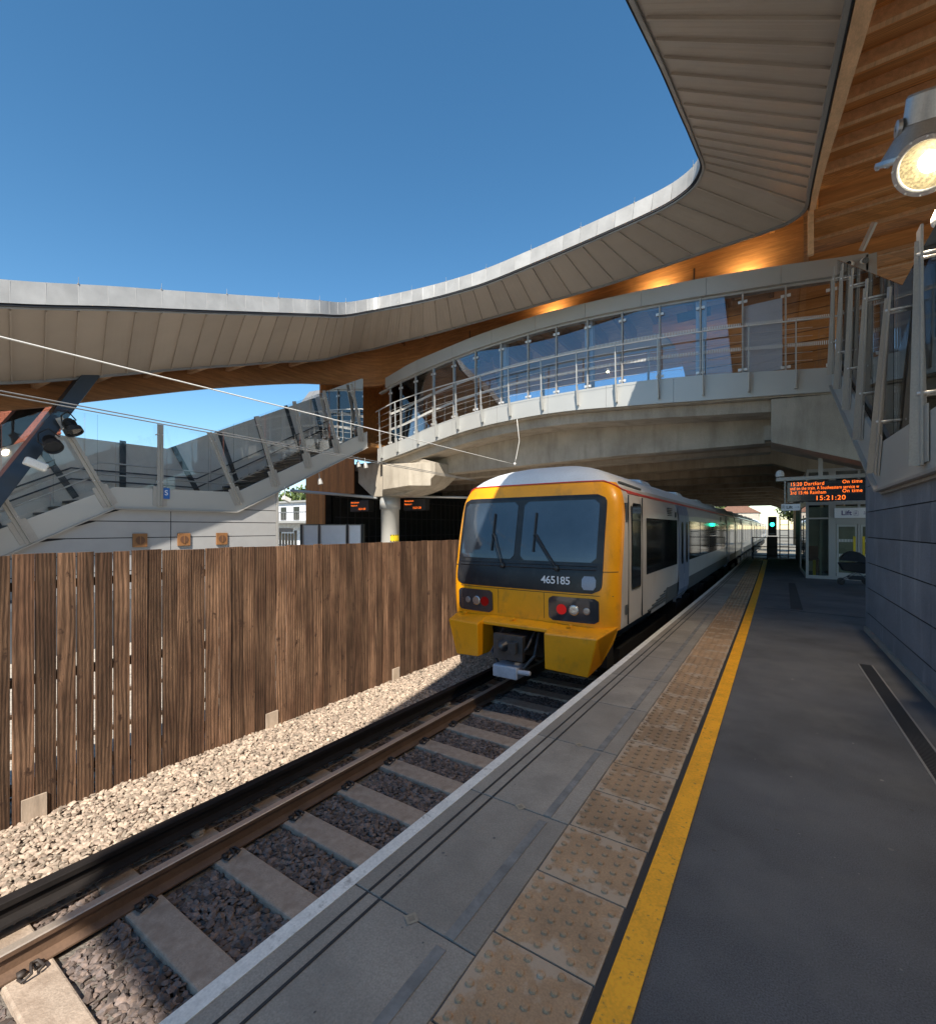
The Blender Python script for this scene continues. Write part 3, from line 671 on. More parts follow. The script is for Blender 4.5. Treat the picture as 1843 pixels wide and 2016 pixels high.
for k in range(10):
    b = MB(); z = 5.9+k*.33; b.box(-2.3, 1.6, 18.17, 18.2, z, z+.016); b.build('reflection_batten', timD, fb)  # dark streaks of the mirrored ceiling, added as battens on the board
for (x0, x1) in ((-.62, .28), (-13.15, -12.5)):
    b = MB(); b.box(x0, x1, 14.86, 14.9, sDT((x0+x1)/2)+.05, sDT((x0+x1)/2)+(1.95 if x0 > -5 else 1.75)); o = b.build('notice_board', wht)
    tag(o, ('large' if x0 > -5 else 'narrow')+' blank white board standing behind the bridge glass, near its '+('right' if x0 > -5 else 'left')+' end', 'board', 'white boards on the bridge')
for x in (-9.9, -1.9):
    b = MB(); b.box(x-.45, x+.45, 15.2, 15.35, sGT(x)-.32, sGT(x)-.1); b.tube([(x, 15.3, sGT(x)-.1), (x, 15.3, 9.4)], .02, 6); o = b.build('departure_screen', blk); tag(o, 'black screen hung inside the bridge near its %s end' % ('left' if x < -5 else 'right'), 'screen', 'screens on the bridge')
# piers / caps
b = MB(); yf = BY-.1
b.prism([(-15.9, yf+.6, 4.4), (-15.9, yf+.6, 3.7), (-14.9, yf+.5, 3.02), (-13.2, yf+.5, 3.02), (-12.0, yf+.5, 3.35), (-11.4, yf+.5, 3.78), (-11.4, yf+.5, 4.3), (-13.0, yf+.5, 4.75)], (0, 1.5, 0)); b.build('pier_cap', conc, fb, bevel=.01)
b = MB(); b.hexa([(-13.75, yf-.05, 3.25), (-12.3, yf-.05, 3.35), (-11.6, yf+.5, 3.35), (-14.3, yf+.5, 3.04), (-13.75, yf-.05, 4.25), (-12.3, yf-.05, 4.25), (-11.6, yf+.5, 4.3), (-14.3, yf+.5, 4.5)]); b.build('pier_nose', conc, fb, bevel=.015)
b = MB(); b.lathe((-14.3, 15.5, 0), (0, 0, 1), [(.40, 0), (.40, 2.45), (.44, 2.46), (.44, 3.03), (.0, 3.03)], 32); pc = b.build('pier_column', conc, fb, smooth=True)
pc.data.materials[0] = mat('column_concrete', (.52, .50, .45), .7, var=.06, scale=1.2, fine=.04)
b = MB(); b.lathe((-14.3, 15.5, 2.46), (0, 0, 1), [(.445, 0), (.455, 0), (.455, .5), (.445, .5)], 32); b.build('collar', metl, pc, smooth=True)
b = MB()
for k in range(8):
    a0 = R(-75+k*9.); a1 = R(-75+(k+1)*9.)
    for (za, zb, mm) in ((1.02, 1.32, 0),):
        b.poly([(-14.3+.406*math.cos(a0+R(28)), 15.5+.406*math.sin(a0+R(28)), za), (-14.3+.406*math.cos(a1+R(28)), 15.5+.406*math.sin(a1+R(28)), za), (-14.3+.406*math.cos(a1+R(28)), 15.5+.406*math.sin(a1+R(28)), zb), (-14.3+.406*math.cos(a0+R(28)), 15.5+.406*math.sin(a0+R(28)), zb)], 0)
    if k % 2 == 0:
        for (za, zb) in ((1.02, 1.06), (1.28, 1.32)):
            b.poly([(-14.3+.41*math.cos(a0+R(28)), 15.5+.41*math.sin(a0+R(28)), za), (-14.3+.41*math.cos(a1+R(28)), 15.5+.41*math.sin(a1+R(28)), za), (-14.3+.41*math.cos(a1+R(28)), 15.5+.41*math.sin(a1+R(28)), zb), (-14.3+.41*math.cos(a0+R(28)), 15.5+.41*math.sin(a0+R(28)), zb)], 1)
o = b.build('warning_sign', [yplas, blk]); tag(o, 'yellow and black striped warning sticker on the round bridge column', 'sign')
# right hand pier head
b = MB()
b.prism([(.03, BY+.1, 5.05), (.03, BY+.1, 3.9), (2.0, BY+.1, 3.2), (4.2, BY+.1, 3.1), (4.2, BY+.1, 4.95), (1.9, BY+.1, 4.95)], (0, 1.5, 0)); b.build('pier_cap', conc, fb, bevel=.012)
b = MB(); b.box(-.13, .03, BY+.9, BY+1.6, 4.1, 4.5); b.build('bearing_block', conc, fb)
b = MB(); b.box(2.6, 3.4, BY+.2, BY+1.2, 0, 3.3); b.build('pier_column', conc, fb)
b = MB(); b.box(1.95, 2.15, BY-.0, BY+.45, 7.55, 8.22); b.build('fascia_return', metg, fb)
# drop cable
b = MB(); b.tube([(-7.45, BY-.03, 5.45), (-7.4, BY-.05, 5.1), (-7.4, BY+.05, 4.7), (-7.5, BY+.0, 4.1), (-7.55, BY, 3.93)], .012, 6); b.tube([(-7.55, BY, 3.93), (-7.56, BY, 3.84)], .04, 8); tag(b.build('drop_cable', whp, smooth=True), 'thin white cable hanging down the bridge girder to the line wire', 'cable')
def wire(p, q, r, label, sag=.0, m=steel):
    b = MB(); p = Vector(p); q = Vector(q); n = 16
    b.tube([p.lerp(q, i/n)-Vector((0, 0, sag*4*(i/n)*(1-i/n))) for i in range(n+1)], r, 6); tag(b.build('line_wire', m, smooth=True), label, 'wire', 'wires slung over the tracks')
wire((-7.55, BY, 3.87), (-6.9, -.8, 3.66), .010, 'pale wire slung highest from top left to the bridge girder', m=whp)
wire((-9.4, 15.0, 3.45), (-7.35, -.2, 3.2), .009, 'dark wire of the lower pair crossing in front of the far stairs, upper one', m=trimm)
wire((-9.4, 15.0, 3.41), (-7.32, -.2, 3.15), .009, 'dark wire of the lower pair crossing in front of the far stairs, lower one', m=trimm)

# deck of beams beyond the footbridge
ud = thing('road_bridge', (-7, 40, -1), 'wide dark concrete bridge deck on deep beams over the station behind the footbridge', 'bridge')
for k in range(11):
    y = 20+k*3.6
    b = MB(); b.prism([(-20, y, 4.9), (-20, y, 3.95), (.1, y, 3.95), (1.1, y, 3.55), (7, y, 3.55), (7, y, 4.9)], (0, .75, 0)); b.build('beam', concd, ud)
b = MB(); b.box(-20, 9, 18.75, 60, 4.9, 5.3); b.build('deck', concd, ud)
for y in (24, 34, 44, 54):
    b = MB(); b.box(1.9, 2.5, y, y+.6, 0, 3.6); b.build('column', concd, ud)
b = MB(); b.box(-20.3, -20, 16.6, 60, -1, 5.3); b.build('side_wall', dark, ud)  # dark sheet where only the shaded void under the bridge shows
b = MB(); b.box(3.2, 3.4, 20.5, 30, 0, 4.9); b.build('side_wall', concd, ud)
b = MB()
for k in range(26): b.box(-19.95, -19.9, 17+k*.55, 17.05+k*.55, 0, 3.6)
for z in (1.1, 2.2, 3.3): b.box(-19.97, -19.93, 17, 31, z, z+.05)
b.build('mesh_screen', mat('screen_grey', (.07, .07, .075), .5), ud)
b = MB(); b.box(1.15, 1.75, 24, 30, 0, 3.0); tag(b.build('equipment_cabinet', dark, bevel=.02), 'dark tall cabinet standing under the bridge beyond the lift lobby', 'cabinet')
# ------------------------------------------------------------------ canopy roof
PK = [(-11.748,-2.775,4.376,-14.5,-2.6,3.7),
      (-11.748,0.0,4.931,-14.5,0.4,4.2),
      (-11.748,2.461,5.699,-14.5,3.08,4.94),
      (-11.748,4.098,6.3,-14.5,4.9,5.6),
      (-11.748,5.772,6.892,-14.5,6.71,6.3),
      (-11.748,7.446,7.493,-14.5,8.57,6.97),
      (-11.748,8.603,7.909,-14.5,10.0,7.5),
      (-11.748,9.528,8.242,-14.5,11.2,7.9),
      (-12.052,10.457,8.648,-14.5,12.1,8.25),
      (-12.226,11.236,9.025,-14.586,13.056,8.74),
      (-12.154,11.917,9.376,-14.508,13.78,9.088),
      (-11.925,12.296,9.549,-14.044,14.097,9.184),
      (-10.78,12.296,9.412,-12.592,14.097,9.153),
      (-9.752,12.296,9.306,-11.13,14.097,9.1),
      (-8.756,12.296,9.231,-9.773,14.097,9.079),
      (-7.335,12.296,9.189,-7.901,14.097,9.058),
      (-5.618,12.296,9.284,-5.681,14.097,9.048),
      (-4.24,12.296,9.39,-3.787,14.097,9.069),
      (-2.798,12.296,9.528,-1.578,14.097,9.174),
      (-2.141,12.296,9.624,-0.515,14.097,9.216),
      (-1.791,12.264,9.708,-0.011,14.097,9.248),
      (-1.505,12.169,9.804,0.4,14.097,9.3),
      (-1.325,11.925,9.889,0.715,13.886,9.384),
      (-1.272,11.554,9.825,0.736,12.94,9.237),
      (-1.272,10.833,9.581,0.736,12.098,9.048),
      (-1.272,10.07,9.306,0.736,11.362,8.858),
      (-1.272,9.392,9.062,0.736,10.625,8.648),
      (-1.272,8.681,8.786,0.736,9.91,8.437),
      (-1.272,7.876,8.489,0.736,9.205,8.248),
      (-1.272,7.091,8.193,0.736,8.521,8.069),
      (-1.272,6.455,7.928,0.736,7.89,7.89),
      (-1.272,5.035,7.323,0.736,6.47,7.512),
      (-1.3,3.7,6.85,0.736,5.05,7.122),
      (-1.22,2,6.45,0.736,3,6.55),  # from here unseen: edge shaped so its shadow falls along the track
      (-.82,0,6.3,0.736,0.8,6.4),
      (-.42,-3,6.2,0.736,-2.6,6.25),
      (-.3,-4.95,6.2,0.736,-4.95,6.2)]
OK_ = [p[:3] for p in PK]; IK_ = [p[3:] for p in PK]; NK = len(PK)-1
def dens(K, n=5):
    out = []; m = len(K)
    for i in range(m-1):
        p0 = Vector(K[i-1]) if i else 2*Vector(K[0])-Vector(K[1]); p1 = Vector(K[i]); p2 = Vector(K[i+1]); p3 = Vector(K[i+2]) if i+2 < m else 2*p2-p1
        for j in range(n):
            t = j/n; out.append(.5*((2*p1)+(p2-p0)*t+(2*p0-5*p1+4*p2-p3)*t*t+(3*p1-p0-3*p2+p3)*t**3))
    out.append(Vector(K[-1])); return out
OP, IP = dens(OK_), dens(IK_)
NP = len(OP)
# pair parameter by average arc length so seams are evenly spaced
arc = [0]
for i in range(1, NP): arc.append(arc[-1]+(.65*(OP[i]-OP[i-1]).length+.35*(IP[i]-IP[i-1]).length))
def at_arc(s):
    for i in range(1, NP):
        if s <= arc[i]:
            t = (s-arc[i-1])/(arc[i]-arc[i-1]); return OP[i-1].lerp(OP[i], t), IP[i-1].lerp(IP[i], t), i-1+t
    return OP[-1], IP[-1], NP-1
NS = int(arc[-1]/.56)
rp = thing('canopy_roof', (-6, 10, 4.4), 'sweeping station roof with grey seamed soffit, pale metal fascia and orange timber ceiling', 'roof')
sm = MB(); fm = MB(); tm = MB(); gm = MB()
for k in range(NS):
    sm.cur = fm.cur = random.random()
    A = [at_arc(arc[-1]*(k+q/4)/NS) for q in range(5)]
    for (o0, i0, _), (o1, i1, _) in zip(A, A[1:]):
        sm.poly([o0, i0, i1, o1]); 
    o0, i0, _ = A[0]; d = (i0-o0).normalized(); tang = (A[1][0]-A[0][0]+A[1][1]-A[0][1]).normalized(); nrm = d.cross(tang)
    if nrm.z > 0: nrm = -nrm
    sm.bar(o0+d*.10+nrm*.018, i0-d*.06+nrm*.018, .028, .04, up=nrm)
    for (p0, q0, _), (p1, q1, _) in zip(A, A[1:]):
        n0 = (p0-q0); n0.z = 0; n0.normalize(); n1 = (p1-q1); n1.z = 0; n1.normalize()
        h0 = .48; wob0 = 0
        a, c = p0+n0*.06+Vector((0, 0, .03)), p1+n1*.06+Vector((0, 0, .03))
        t0_, t1_ = p0+n0*.0+Vector((0, 0, h0)), p1+n1*.0+Vector((0, 0, h0))
        if (p1, q1) == (A[-1][0], A[-1][1]):
            c = c+(a-c).normalized()*.008; t1_ = t1_+(t0_-t1_).normalized()*.008
        fm.poly([a, c, t1_, t0_])
    q = A[0][0]
    n0 = (A[0][0]-A[0][1]); n0.z = 0; n0.normalize()
    fm.bar(q+n0*.055+Vector((0, 0, .04)), q+n0*.004+Vector((0, 0, .47)), .012, .006, up=n0)
sm.build('soffit', zincm, rp)
fm.build('fascia', fascm, rp)
# edge trims + shadow gap
def along(path, offv, w_, h_, m, name, upz=True):
    b = MB(); st = 1
    for i in range(0, NP-1):
        b.bar(path[i]+offv(i), path[i+1]+offv(i+1), w_, h_)
    return b.build(name, m, rp)
def outn(i):
    n = OP[i]-IP[i]; n.z = 0; return n.normalized()
along(OP, lambda i: outn(i)*.02+Vector((0, 0, .0)), .05, .035, gapm, 'shadow_gap')
along(OP, lambda i: outn(i)*-.02+Vector((0, 0, -.03)), .045, .03, fascm, 'drip_edge')
along(IP, lambda i: Vector((0, 0, -.02)), .06, .07, trimm, 'inner_trim')
along(IP, lambda i: outn(i)*-.05+Vector((0, 0, .03)), .04, .10, gapm, 'inner_gap')
# deck top and timber ceiling
def far(i):
    p = IP[i]; u = i/(NP-1)*NK
    if u <= 7: return Vector((-19, p.y, p.z))
    if u < 10: t = (u-7)/3; return Vector((-19, p.y+(26-p.y)*t, p.z))
    if u <= 20: return Vector((-19+(13+19)*(u-10)/10, 26, p.z))
    if u < 22.5: t = (u-20)/2.5; return Vector((13, 26+(p.y-26)*t, p.z))
    return Vector((13, p.y, p.z))
dk = MB(); ce = MB()
for i in range(NP-1):
    n0, n1 = outn(i), outn(i+1)
    a, c = OP[i]+Vector((0, 0, .48)), OP[i+1]+Vector((0, 0, .48))
    e, f = IP[i]+Vector((0, 0, 1.12)), IP[i+1]+Vector((0, 0, 1.12)); h_, j_ = far(i)+Vector((0, 0, 1.15)), far(i+1)+Vector((0, 0, 1.15))
    dk.poly([a, c, f, e]); dk.poly([e, f, j_, h_])
    ce.cur = random.random()
    e2, f2 = IP[i]-n0*.06+Vector((0, 0, .88)), IP[i+1]-n1*.06+Vector((0, 0, .88)); e1, f1 = IP[i]-n0*.06+Vector((0, 0, .04)), IP[i+1]-n1*.06+Vector((0, 0, .04))
    ce.poly([e2, f2, far(i+1)+Vector((0, 0, .9)), far(i)+Vector((0, 0, .9))])
dk.build('deck', fascm, rp)
o_ = OP[-1]; i_ = IP[-1]
ee = MB(); ee.prism([o_, i_, i_+Vector((0, 0, 1.12)), o_+Vector((0, 0, .48))], (0, -.05, 0)); ee.build('end_closure', zincm, rp)
ee = MB(); ee.prism([i_, (13, -4.95, 6.2), (13, -4.95, 7.35), i_+Vector((0, 0, 1.15))], (0, -.05, 0)); ee.build('end_closure', zincm, rp)
# ceiling boards: board-by-board ribs
ce.build('ceiling', timX, rp)
# edge beams
def iz(T, key, val):
    best = min(range(NP), key=lambda i: abs((T[i].x if key == 'x' else T[i].y)-val)+(0 if key == 'x' else 0)); return T[best].z
IR = [p for i, p in enumerate(IP) if i/(NP-1)*NK >= 22]; IL = [p for i, p in enumerate(IP) if i/(NP-1)*NK <= 8.5]
IRt = sorted([(p.y, p.z) for p in IR]); ILt = sorted([(p.y, p.z) for p in IL])
b = MB(); ys_ = [-4.9+.5*i for i in range(38) if -5.0+.5*i < 14]+[14]
for y0, y1 in zip(ys_, ys_[1:]):
    z0, z1 = lin(IRt, y0), lin(IRt, y1)
    wx0 = .12+.012*(14-y0); wx1 = .12+.012*(14-y1)
    wx0 = max(.12, min(.24, wx0)); wx1 = max(.12, min(.24, wx1))
    b.hexa([(.81, y0, z0-.03), (.81+wx0, y0, z0-.03), (.81+wx1, y1, z1-.03), (.81, y1, z1-.03), (.81, y0, z0+.85), (.81+wx0, y0, z0+.85), (.81+wx1, y1, z1+.85), (.81, y1, z1+.85)])
b.build('edge_beam', timP, rp)
b = MB(); b.box(.78, .90, 14.0, 14.12, 8.3, 9.9); b.build('beam_end_plate', timP, rp)
BP = [(-15.7, -3, 3.2, 4.5), (-15.7, 0, 3.6, 5.0), (-15.7, 3.14, 4.46, 5.75), (-15.7, 4.97, 5.11, 6.4), (-15.7, 8.27, 6.31, 7.5), (-15.7, 11.4, 7.3, 8.6), (-15.6, 13.0, 7.68, 9.2), (-15.3, 14.1, 7.85, 9.5), (-14.6, 14.9, 7.9, 9.8), (-13.4, 15.25, 8.15, 9.98), (-12.2, 15.3, 8.5, 9.98), (-10.5, 15.3, 8.75, 9.98), (-6.7, 15.3, 9.0, 9.98), (-2.8, 15.3, 8.9, 9.98), (.76, 15.3, 8.5, 9.98)]
BD = dens([p[:3] for p in BP], 4); BT = dens([(p[0], p[1], p[3]) for p in BP], 4)
b = MB(); nb = len(BD)
for i in range(nb-1):
    def nr(k):
        d = BD[min(k+1, nb-1)]-BD[max(k-1, 0)]; d.z = 0; d.normalize(); return Vector((-d.y, d.x, 0))*.18
    b.cur = .35
    p, q, u_, v_ = BD[i], BD[i+1], BT[i], BT[i+1]; n0, n1 = nr(i), nr(i+1)
    b.hexa([p, q, q+n1, p+n0, u_, v_, v_+n1, u_+n0], 0 if i < 30 else 1)
b.build('edge_beam', [timM, timM], rp)
# joists
y = -4.6
while y < 25:
    z = lin(IRt, y); b = MB(); b.cur = random.random(); b.box(1.05, 12.9, y, y+.10, z+.66, z+.875); b.build('joist', timP, rp); y += 1.02
y = -2.5
while y < 12.5:
    z = lin(ILt, y); b = MB(); b.cur = random.random(); b.box(-14.58, -18.8, y, y+.14, z+.5, z+.87); b.box(-14.56, -15.68, y, y+.12, z+.0, z+.5); b.build('joist', timP, rp); y += 1.25
for x in [-13.2+1.2*i for i in range(12)]:
    b = MB(); b.cur = random.random(); b.box(x, x+.12, 14.2, 15.25, 9.75, 9.88) if x > -11.5 else b.box(x, x+.12, 14.2, 15.1, 9.45, 9.8); b.box(x, x+.12, 15.55, 20.2, 9.2, 9.98); b.build('joist', timY, rp)
for y in (6.2, 9.6, 14.2, 17.4):
    b = MB(); z = lin(IRt, min(y, 13.3)); b.box(3.2 if y < 13 else 1.0, 3.4 if y < 13 else 7.5, y, y+.2, z+.2, z+.6) if y > 13 else b.box(3.0, 3.2, y, y+3, z+.3, z+.7); b.build('cross_beam', timX, rp)
# far side wedge of the roof, seen behind the far staircase
b = MB()
for k in range(9):
    b.cur = random.random(); x0 = -29.5+k*.75; x1 = x0+.7
    b.poly([(x0, 21.2, 11.6-.06*(k*.75)-1.9), (x1, 21.2, 11.6-.06*(k*.75+.7)-1.9), (x1+.5, 22.6, 11.9-.06*(k*.75+.7)), (x0+.5, 22.6, 11.9-.06*k*.75)])
    b.bar((x0+.72, 21.2, 11.55-.06*(k*.75)-1.92), (x0+1.22, 22.6, 11.85-.06*k*.75), .03, .05)
b.build('far_soffit', trimm, rp)
# uplights behind the bridge fascia
for k, x in enumerate((-6.4, -2.9, -.55)):
    t = thing('uplight', (x, 14.95, sFT(x)-.1), 'small warm uplight hidden behind the bridge fascia, washing the timber beam, %s of three' % ['leftmost', 'middle one', 'rightmost'][k], 'lamp', 'warm uplights behind the bridge fascia')
    b = MB(); b.box(x-.12, x+.12, 14.9, 15.02, sFT(x)-.12, sFT(x)-.02); b.build('housing', blk, t)
    b = MB(); b.box(x-.1, x+.1, 14.91, 15.01, sFT(x)-.019, sFT(x)-.012); b.build('lens', emis('uplight_lens', (1, .75, .35), 8), t)
    ld = bpy.data.lights.new('uplight_glow', 'SPOT'); ld.energy = 36; ld.color = (1, .80, .42); ld.spot_size = R(165); ld.spot_blend = .9; ld.shadow_soft_size = .06
    lo = bpy.data.objects.new('uplight_glow', ld); COL.objects.link(lo); lo.parent = t; lo.location = (0, -.02, .16)
    lo.rotation_euler = Vector((0, -.9, -1)).to_track_quat('Z', 'Y').to_euler()
# bird deterrent pins on the fascia
b = MB()
for k in range(9, NS-12, 3):
    o0, i0, _ = at_arc(arc[-1]*k/NS); p = o0+Vector((0, 0, .48)); b.tube([p, p+Vector((random.uniform(-.02, .02), 0, .14))], .004, 4); b.tube([p-Vector((.0, 0, .01)), p+Vector((0, 0, .02))], .018, 6)
b.build('roof_pins', trimm, rp)
# ------------------------------------------------------------------ raking columns at the left
cp = thing('raking_column', (-13.1, 1.6, 0), 'slate blue steel box column leaning up past the far stairs to the canopy, nearer one', 'column')
b = MB(); A = Vector((-12.95, 1.35, 0)); B = Vector((-14.75, 4.75, 5.75)); b.bar(A, B, .30, .46, up=(1, 0, 0)); b.build('shaft', darkst, cp, bevel=.008)
dv = (B-A).normalized(); sdv = dv.cross(Vector((1, 0, 0))).normalized()
b = MB(); b.bar(A+Vector((.19, -.0, 0)), B+Vector((.10, 0, 0)), .03, .03); b.build('rib', darkst, cp)
c2 = thing('raking_column', (-16.8, 1.4, 0), 'very dark raking column behind the slate blue one, on the far side of the stairs', 'column')
b = MB(); b.bar((-16.8, 1.2, 0), (-16.9, 4.6, 5.9), .4, .62, up=(1, 0, 0)); b.build('shaft', mat('near_black', (.012, .012, .012), .7), c2)
def projector(p, aim, label, s=1.):
    t = thing('floodlight', p, label, 'floodlight', 'black floodlights on the raking column')
    p = Vector(p); a = Vector(aim).normalized()
    b = MB(); b.lathe(p, a, [(.0, -.16*s), (.07*s, -.16*s), (.085*s, -.1*s), (.085*s, 0), (.14*s, .03*s), (.145*s, .12*s), (.13*s, .12*s), (.12*s, .09*s), (0, .09*s)], 20)
    for k in range(4): b.lathe(p-a*(.02+.03*k)*s, a, [(.085*s, 0), (.105*s, 0), (.105*s, .008*s), (.085*s, .008*s)], 20)
    b.build('head', blk, t, smooth=False)
    b = MB(); b.lathe(p+a*.095*s, a, [(.12*s, 0), (0, .004)], 20); b.build('lens', trgl, t)
    b = MB(); sx = a.cross(Vector((0, 0, 1))).normalized(); b.tube([p+sx*.15*s+a*.08, p+sx*.19*s, p+sx*.15*s-a*.12*s+Vector((0, 0, .1)), p-a*.14*s+Vector((0, 0, .18*s)), p-sx*.15*s-a*.1*s+Vector((0, 0, .1))], .014, 6); b.build('bracket', blk, t, smooth=True)
    return t
projector((-13.55, 3.95, 3.95), (.5, .3, -1), 'upper of two black floodlights clamped to the slate blue raking column', 1.25)
projector((-13.4, 3.55, 3.50), (.7, .1, -.7), 'lower of two black floodlights clamped to the slate blue raking column', 1.25)
t = thing('junction_box', (-13.05, 3.2, 2.95), 'white camera housing fixed to the slate blue raking column below the floodlights', 'camera')
b = MB(); b.bar((-13.05, 3.02, 3.04), (-13.05, 3.38, 2.9), .16, .17); b.build('housing', whp, t, bevel=.03)
b = MB(); b.tube([(-13.05, 3.35, 3.0), (-13.02, 3.5, 3.1), (-13.05, 3.52, 2.98), (-13.1, 3.4, 2.9)], .01, 6); b.build('cable', blk, t)

# ------------------------------------------------------------------ train
TO = Vector((-3.15, 6.33, -1.03)); ORGZ = TO.z
tr = thing('train', TO, 'white commuter train with a yellow front and blue doors running beside the platform', 'train')
WT = [(-.05, 1.36), (.2, 1.385), (.5, 1.40), (1.0, 1.405), (1.55, 1.405), (1.9, 1.39), (2.1, 1.35), (2.25, 1.27), (2.40, 1.12), (2.52, .92), (2.61, .66), (2.67, .38), (2.70, .05)]
YT = [(-.05, .03), (.7, 0), (1.1, .06), (2.08, .24), (2.25, .30), (2.4, .42), (2.52, .60), (2.61, .85), (2.67, 1.15), (2.70, 1.55)]
def FW(z): return sinterp(WT, z)
def FYY(z): return sinterp(YT, z)
def fsurf(a, z, off=0):   # a in [-1,1]
    t = a*math.pi/2; w_ = FW(z); e = 2/4.2
    x = w_*math.copysign(abs(math.sin(t))**e, t); y = FYY(z)+.42*(1-abs(math.cos(t))**e)
    return Vector((TO.x+x, TO.y+y, z))
def fpt(x, z, off=0):
    w_ = FW(z); q = min(.999, abs(x)/w_); y = FYY(z)+.42*(1-(1-q**4.2)**(1/4.2))
    e = .01; q2 = min(.999, (abs(x)+e)/w_); y2 = FYY(z)+.42*(1-(1-q2**4.2)**(1/4.2)); sl = (y2-y)/e
    n = Vector((math.copysign(sl, x) if x else 0, -1, .15)).normalized()
    return Vector((TO.x+x, TO.y+y, z))+n*off
b = MB(); zl = [.18+(2.70-.18)*(i/40)**.92 for i in range(41)]; na = 44
al = [-1+2*j/na for j in range(na+1)]; al = [math.copysign(abs(a)**.8, a) for a in al]
grid = []
for z in zl:
    row = [Vector((TO.x-FW(z), TO.y+2.2, z))]+[fsurf(a, z) for a in al]+[Vector((TO.x+FW(z), TO.y+2.2, z))]
    grid.append(row)
for i in range(40):
    for j in range(len(grid[0])-1):
        q = [grid[i][j], grid[i][j+1], grid[i+1][j+1], grid[i+1][j]]; c = sum(q, Vector())/4
        m = 1 if (c.z < 2.30 and c.y-TO.y-FYY(c.z) < .30) else (2 if c.z > 2.24 else 0)
        b.poly(q, m)
cab = b.build('cab_shell', [trw, try_, trr], tr, smooth=True)
md = cab.modifiers.new('weld', 'WELD'); md.merge_threshold = .0005
def car(y0, y1, first=False):
    b = MB(); zs = [.12, .2, .43]+[.5, 1, 1.55, 1.9, 2.1, 2.25, 2.4, 2.52, 2.61, 2.67, 2.70]
    for s in (-1, 1):
        for za, zb in zip(zs, zs[1:]):
            m = 2 if za > 2.2 else (3 if zb <= .44 else 0)
            pa, pb = TO.x+s*FW(za), TO.x+s*FW(zb)
            ys_ = [y0, y0+1.2, y1] if first else [y0, y1]
            for q, (ya, yb) in enumerate(zip(ys_, ys_[1:])):
                mm = 0 if (first and q == 0 and m == 3) else m
                b.poly([(pa, ya, za), (pa, yb, za), (pb, yb, zb), (pb, ya, zb)] if s > 0 else [(pa, yb, za), (pa, ya, za), (pb, ya, zb), (pb, yb, zb)], mm)
    ring = [(TO.x+FW(z), z) for z in zs]+[(TO.x-FW(z), z) for z in reversed(zs)]
    for y in ([y1] if first else [y0, y1]): b.poly([(x, y, z) for x, z in ring], 3)
    b.poly([(TO.x-1.37, y0, .12), (TO.x+1.37, y0, .12), (TO.x+1.37, y1, .12), (TO.x-1.37, y1, .12)], 3)
    cb = b.build('carriage_body', [trw, try_, trr, trg], tr, smooth=False)
    for s in (-1, 1):
        sx = TO.x+s*1.405
        b = MB(); b.bar((TO.x+s*1.335, y0-(1.35 if first else 0), 2.155), (TO.x+s*1.335, y1, 2.155), .02, .035); b.build('red_stripe', trs, cb)
        L_ = y1-y0; dc = [y0+L_*.245-(.5 if first else 0), y0+L_*.80]
        if first: dc = [TO.y+5.3, TO.y+16.3]
        for d in dc:
            b = MB()
            for h in (-1, 1):
                ya, yb = (d-.66, d-.01) if h < 0 else (d+.01, d+.66)
                zz = [-.0, .12, .25, .6, 1.5, 1.9, 2.12]
                for za, zb in zip(zz, zz[1:]):
                    xa = TO.x+s*(FW(max(za, -.05))+.025-(.10 if za < .05 else (.03 if za < .2 else 0))); xb = TO.x+s*(FW(zb)+.025-(.03 if zb < .2 else 0))
                    b.poly([(xa, ya, za), (xa, yb, za), (xb, yb, zb), (xb, ya, zb)], 0)
                b.poly([(TO.x+s*1.36, ya, 0), (TO.x+s*(FW(0)-.07), ya, 0), (TO.x+s*1.43, ya, .6), (TO.x+s*1.43, ya, 1.5), (TO.x+s*(FW(2.12)+.025), ya, 2.12), (TO.x+s*1.3, ya, 2.12)], 0)
                wc = d+h*.30; pts = []
                for k in range(24):
                    a = 2*math.pi*k/24; cz = 1.28+(.36 if math.sin(a) > 0 else -.36); pts.append((TO.x+s*1.436, wc+.115*math.cos(a), cz+.115*math.sin(a)))
                b.poly(pts, 1)
            b.build('door', [trd, trgl], cb)
        segs = []
        st = (TO.y+1.75 if first else y0+.9)
        segs = [(st, dc[0]-.8), (dc[0]+.8, dc[1]-.8), (dc[1]+.8, y1-.9)]
        for a, c in segs:
            if c-a < .4: continue
            n = max(1, round((c-a)/1.85)); 
            b = MB(); b.prism([(sx+s*.006, a, .84), (sx+s*.006, c, .84), (sx+s*.006, c, 1.78), (sx+s*.006, a, 1.78)], (-s*.004, 0, 0)); wdw = b.build('window_band', trgl, cb)
            b = MB()
            for k in range(1, n): yy = a+(c-a)*k/n; b.box(sx+s*.004, sx+s*.010, yy-.025, yy+.025, .84, 1.78)
            for k in range(n): ya = a+(c-a)*k/n; yb = a+(c-a)*(k+1)/n; b.box(sx+s*.004, sx+s*.012, ya+.3, yb-.3, 1.52, 1.535)
            if n > 1: b.build('window_divider', blk, cb)
        b = MB()
        for k in range(5): b.box(sx-.02 if s > 0 else sx+.02, sx+s*.006, dc[0]-1.75, dc[0]-1.35, 1.86+k*.035-.0, 1.875+k*.035)
        for k in range(5): b.box(sx-.02 if s > 0 else sx+.02, sx+s*.006, dc[1]-3.0, dc[1]-2.6, 1.86+k*.035, 1.875+k*.035)
        b.build('vent_grille', blk, cb)
        b = MB()
        for dd in dc: b.box(sx-.01, sx+s*.010, dd-.98, dd-.90, 1.84, 1.95)
        b.build('door_lamp', blk, cb)
    b = MB(); L_ = y1-y0
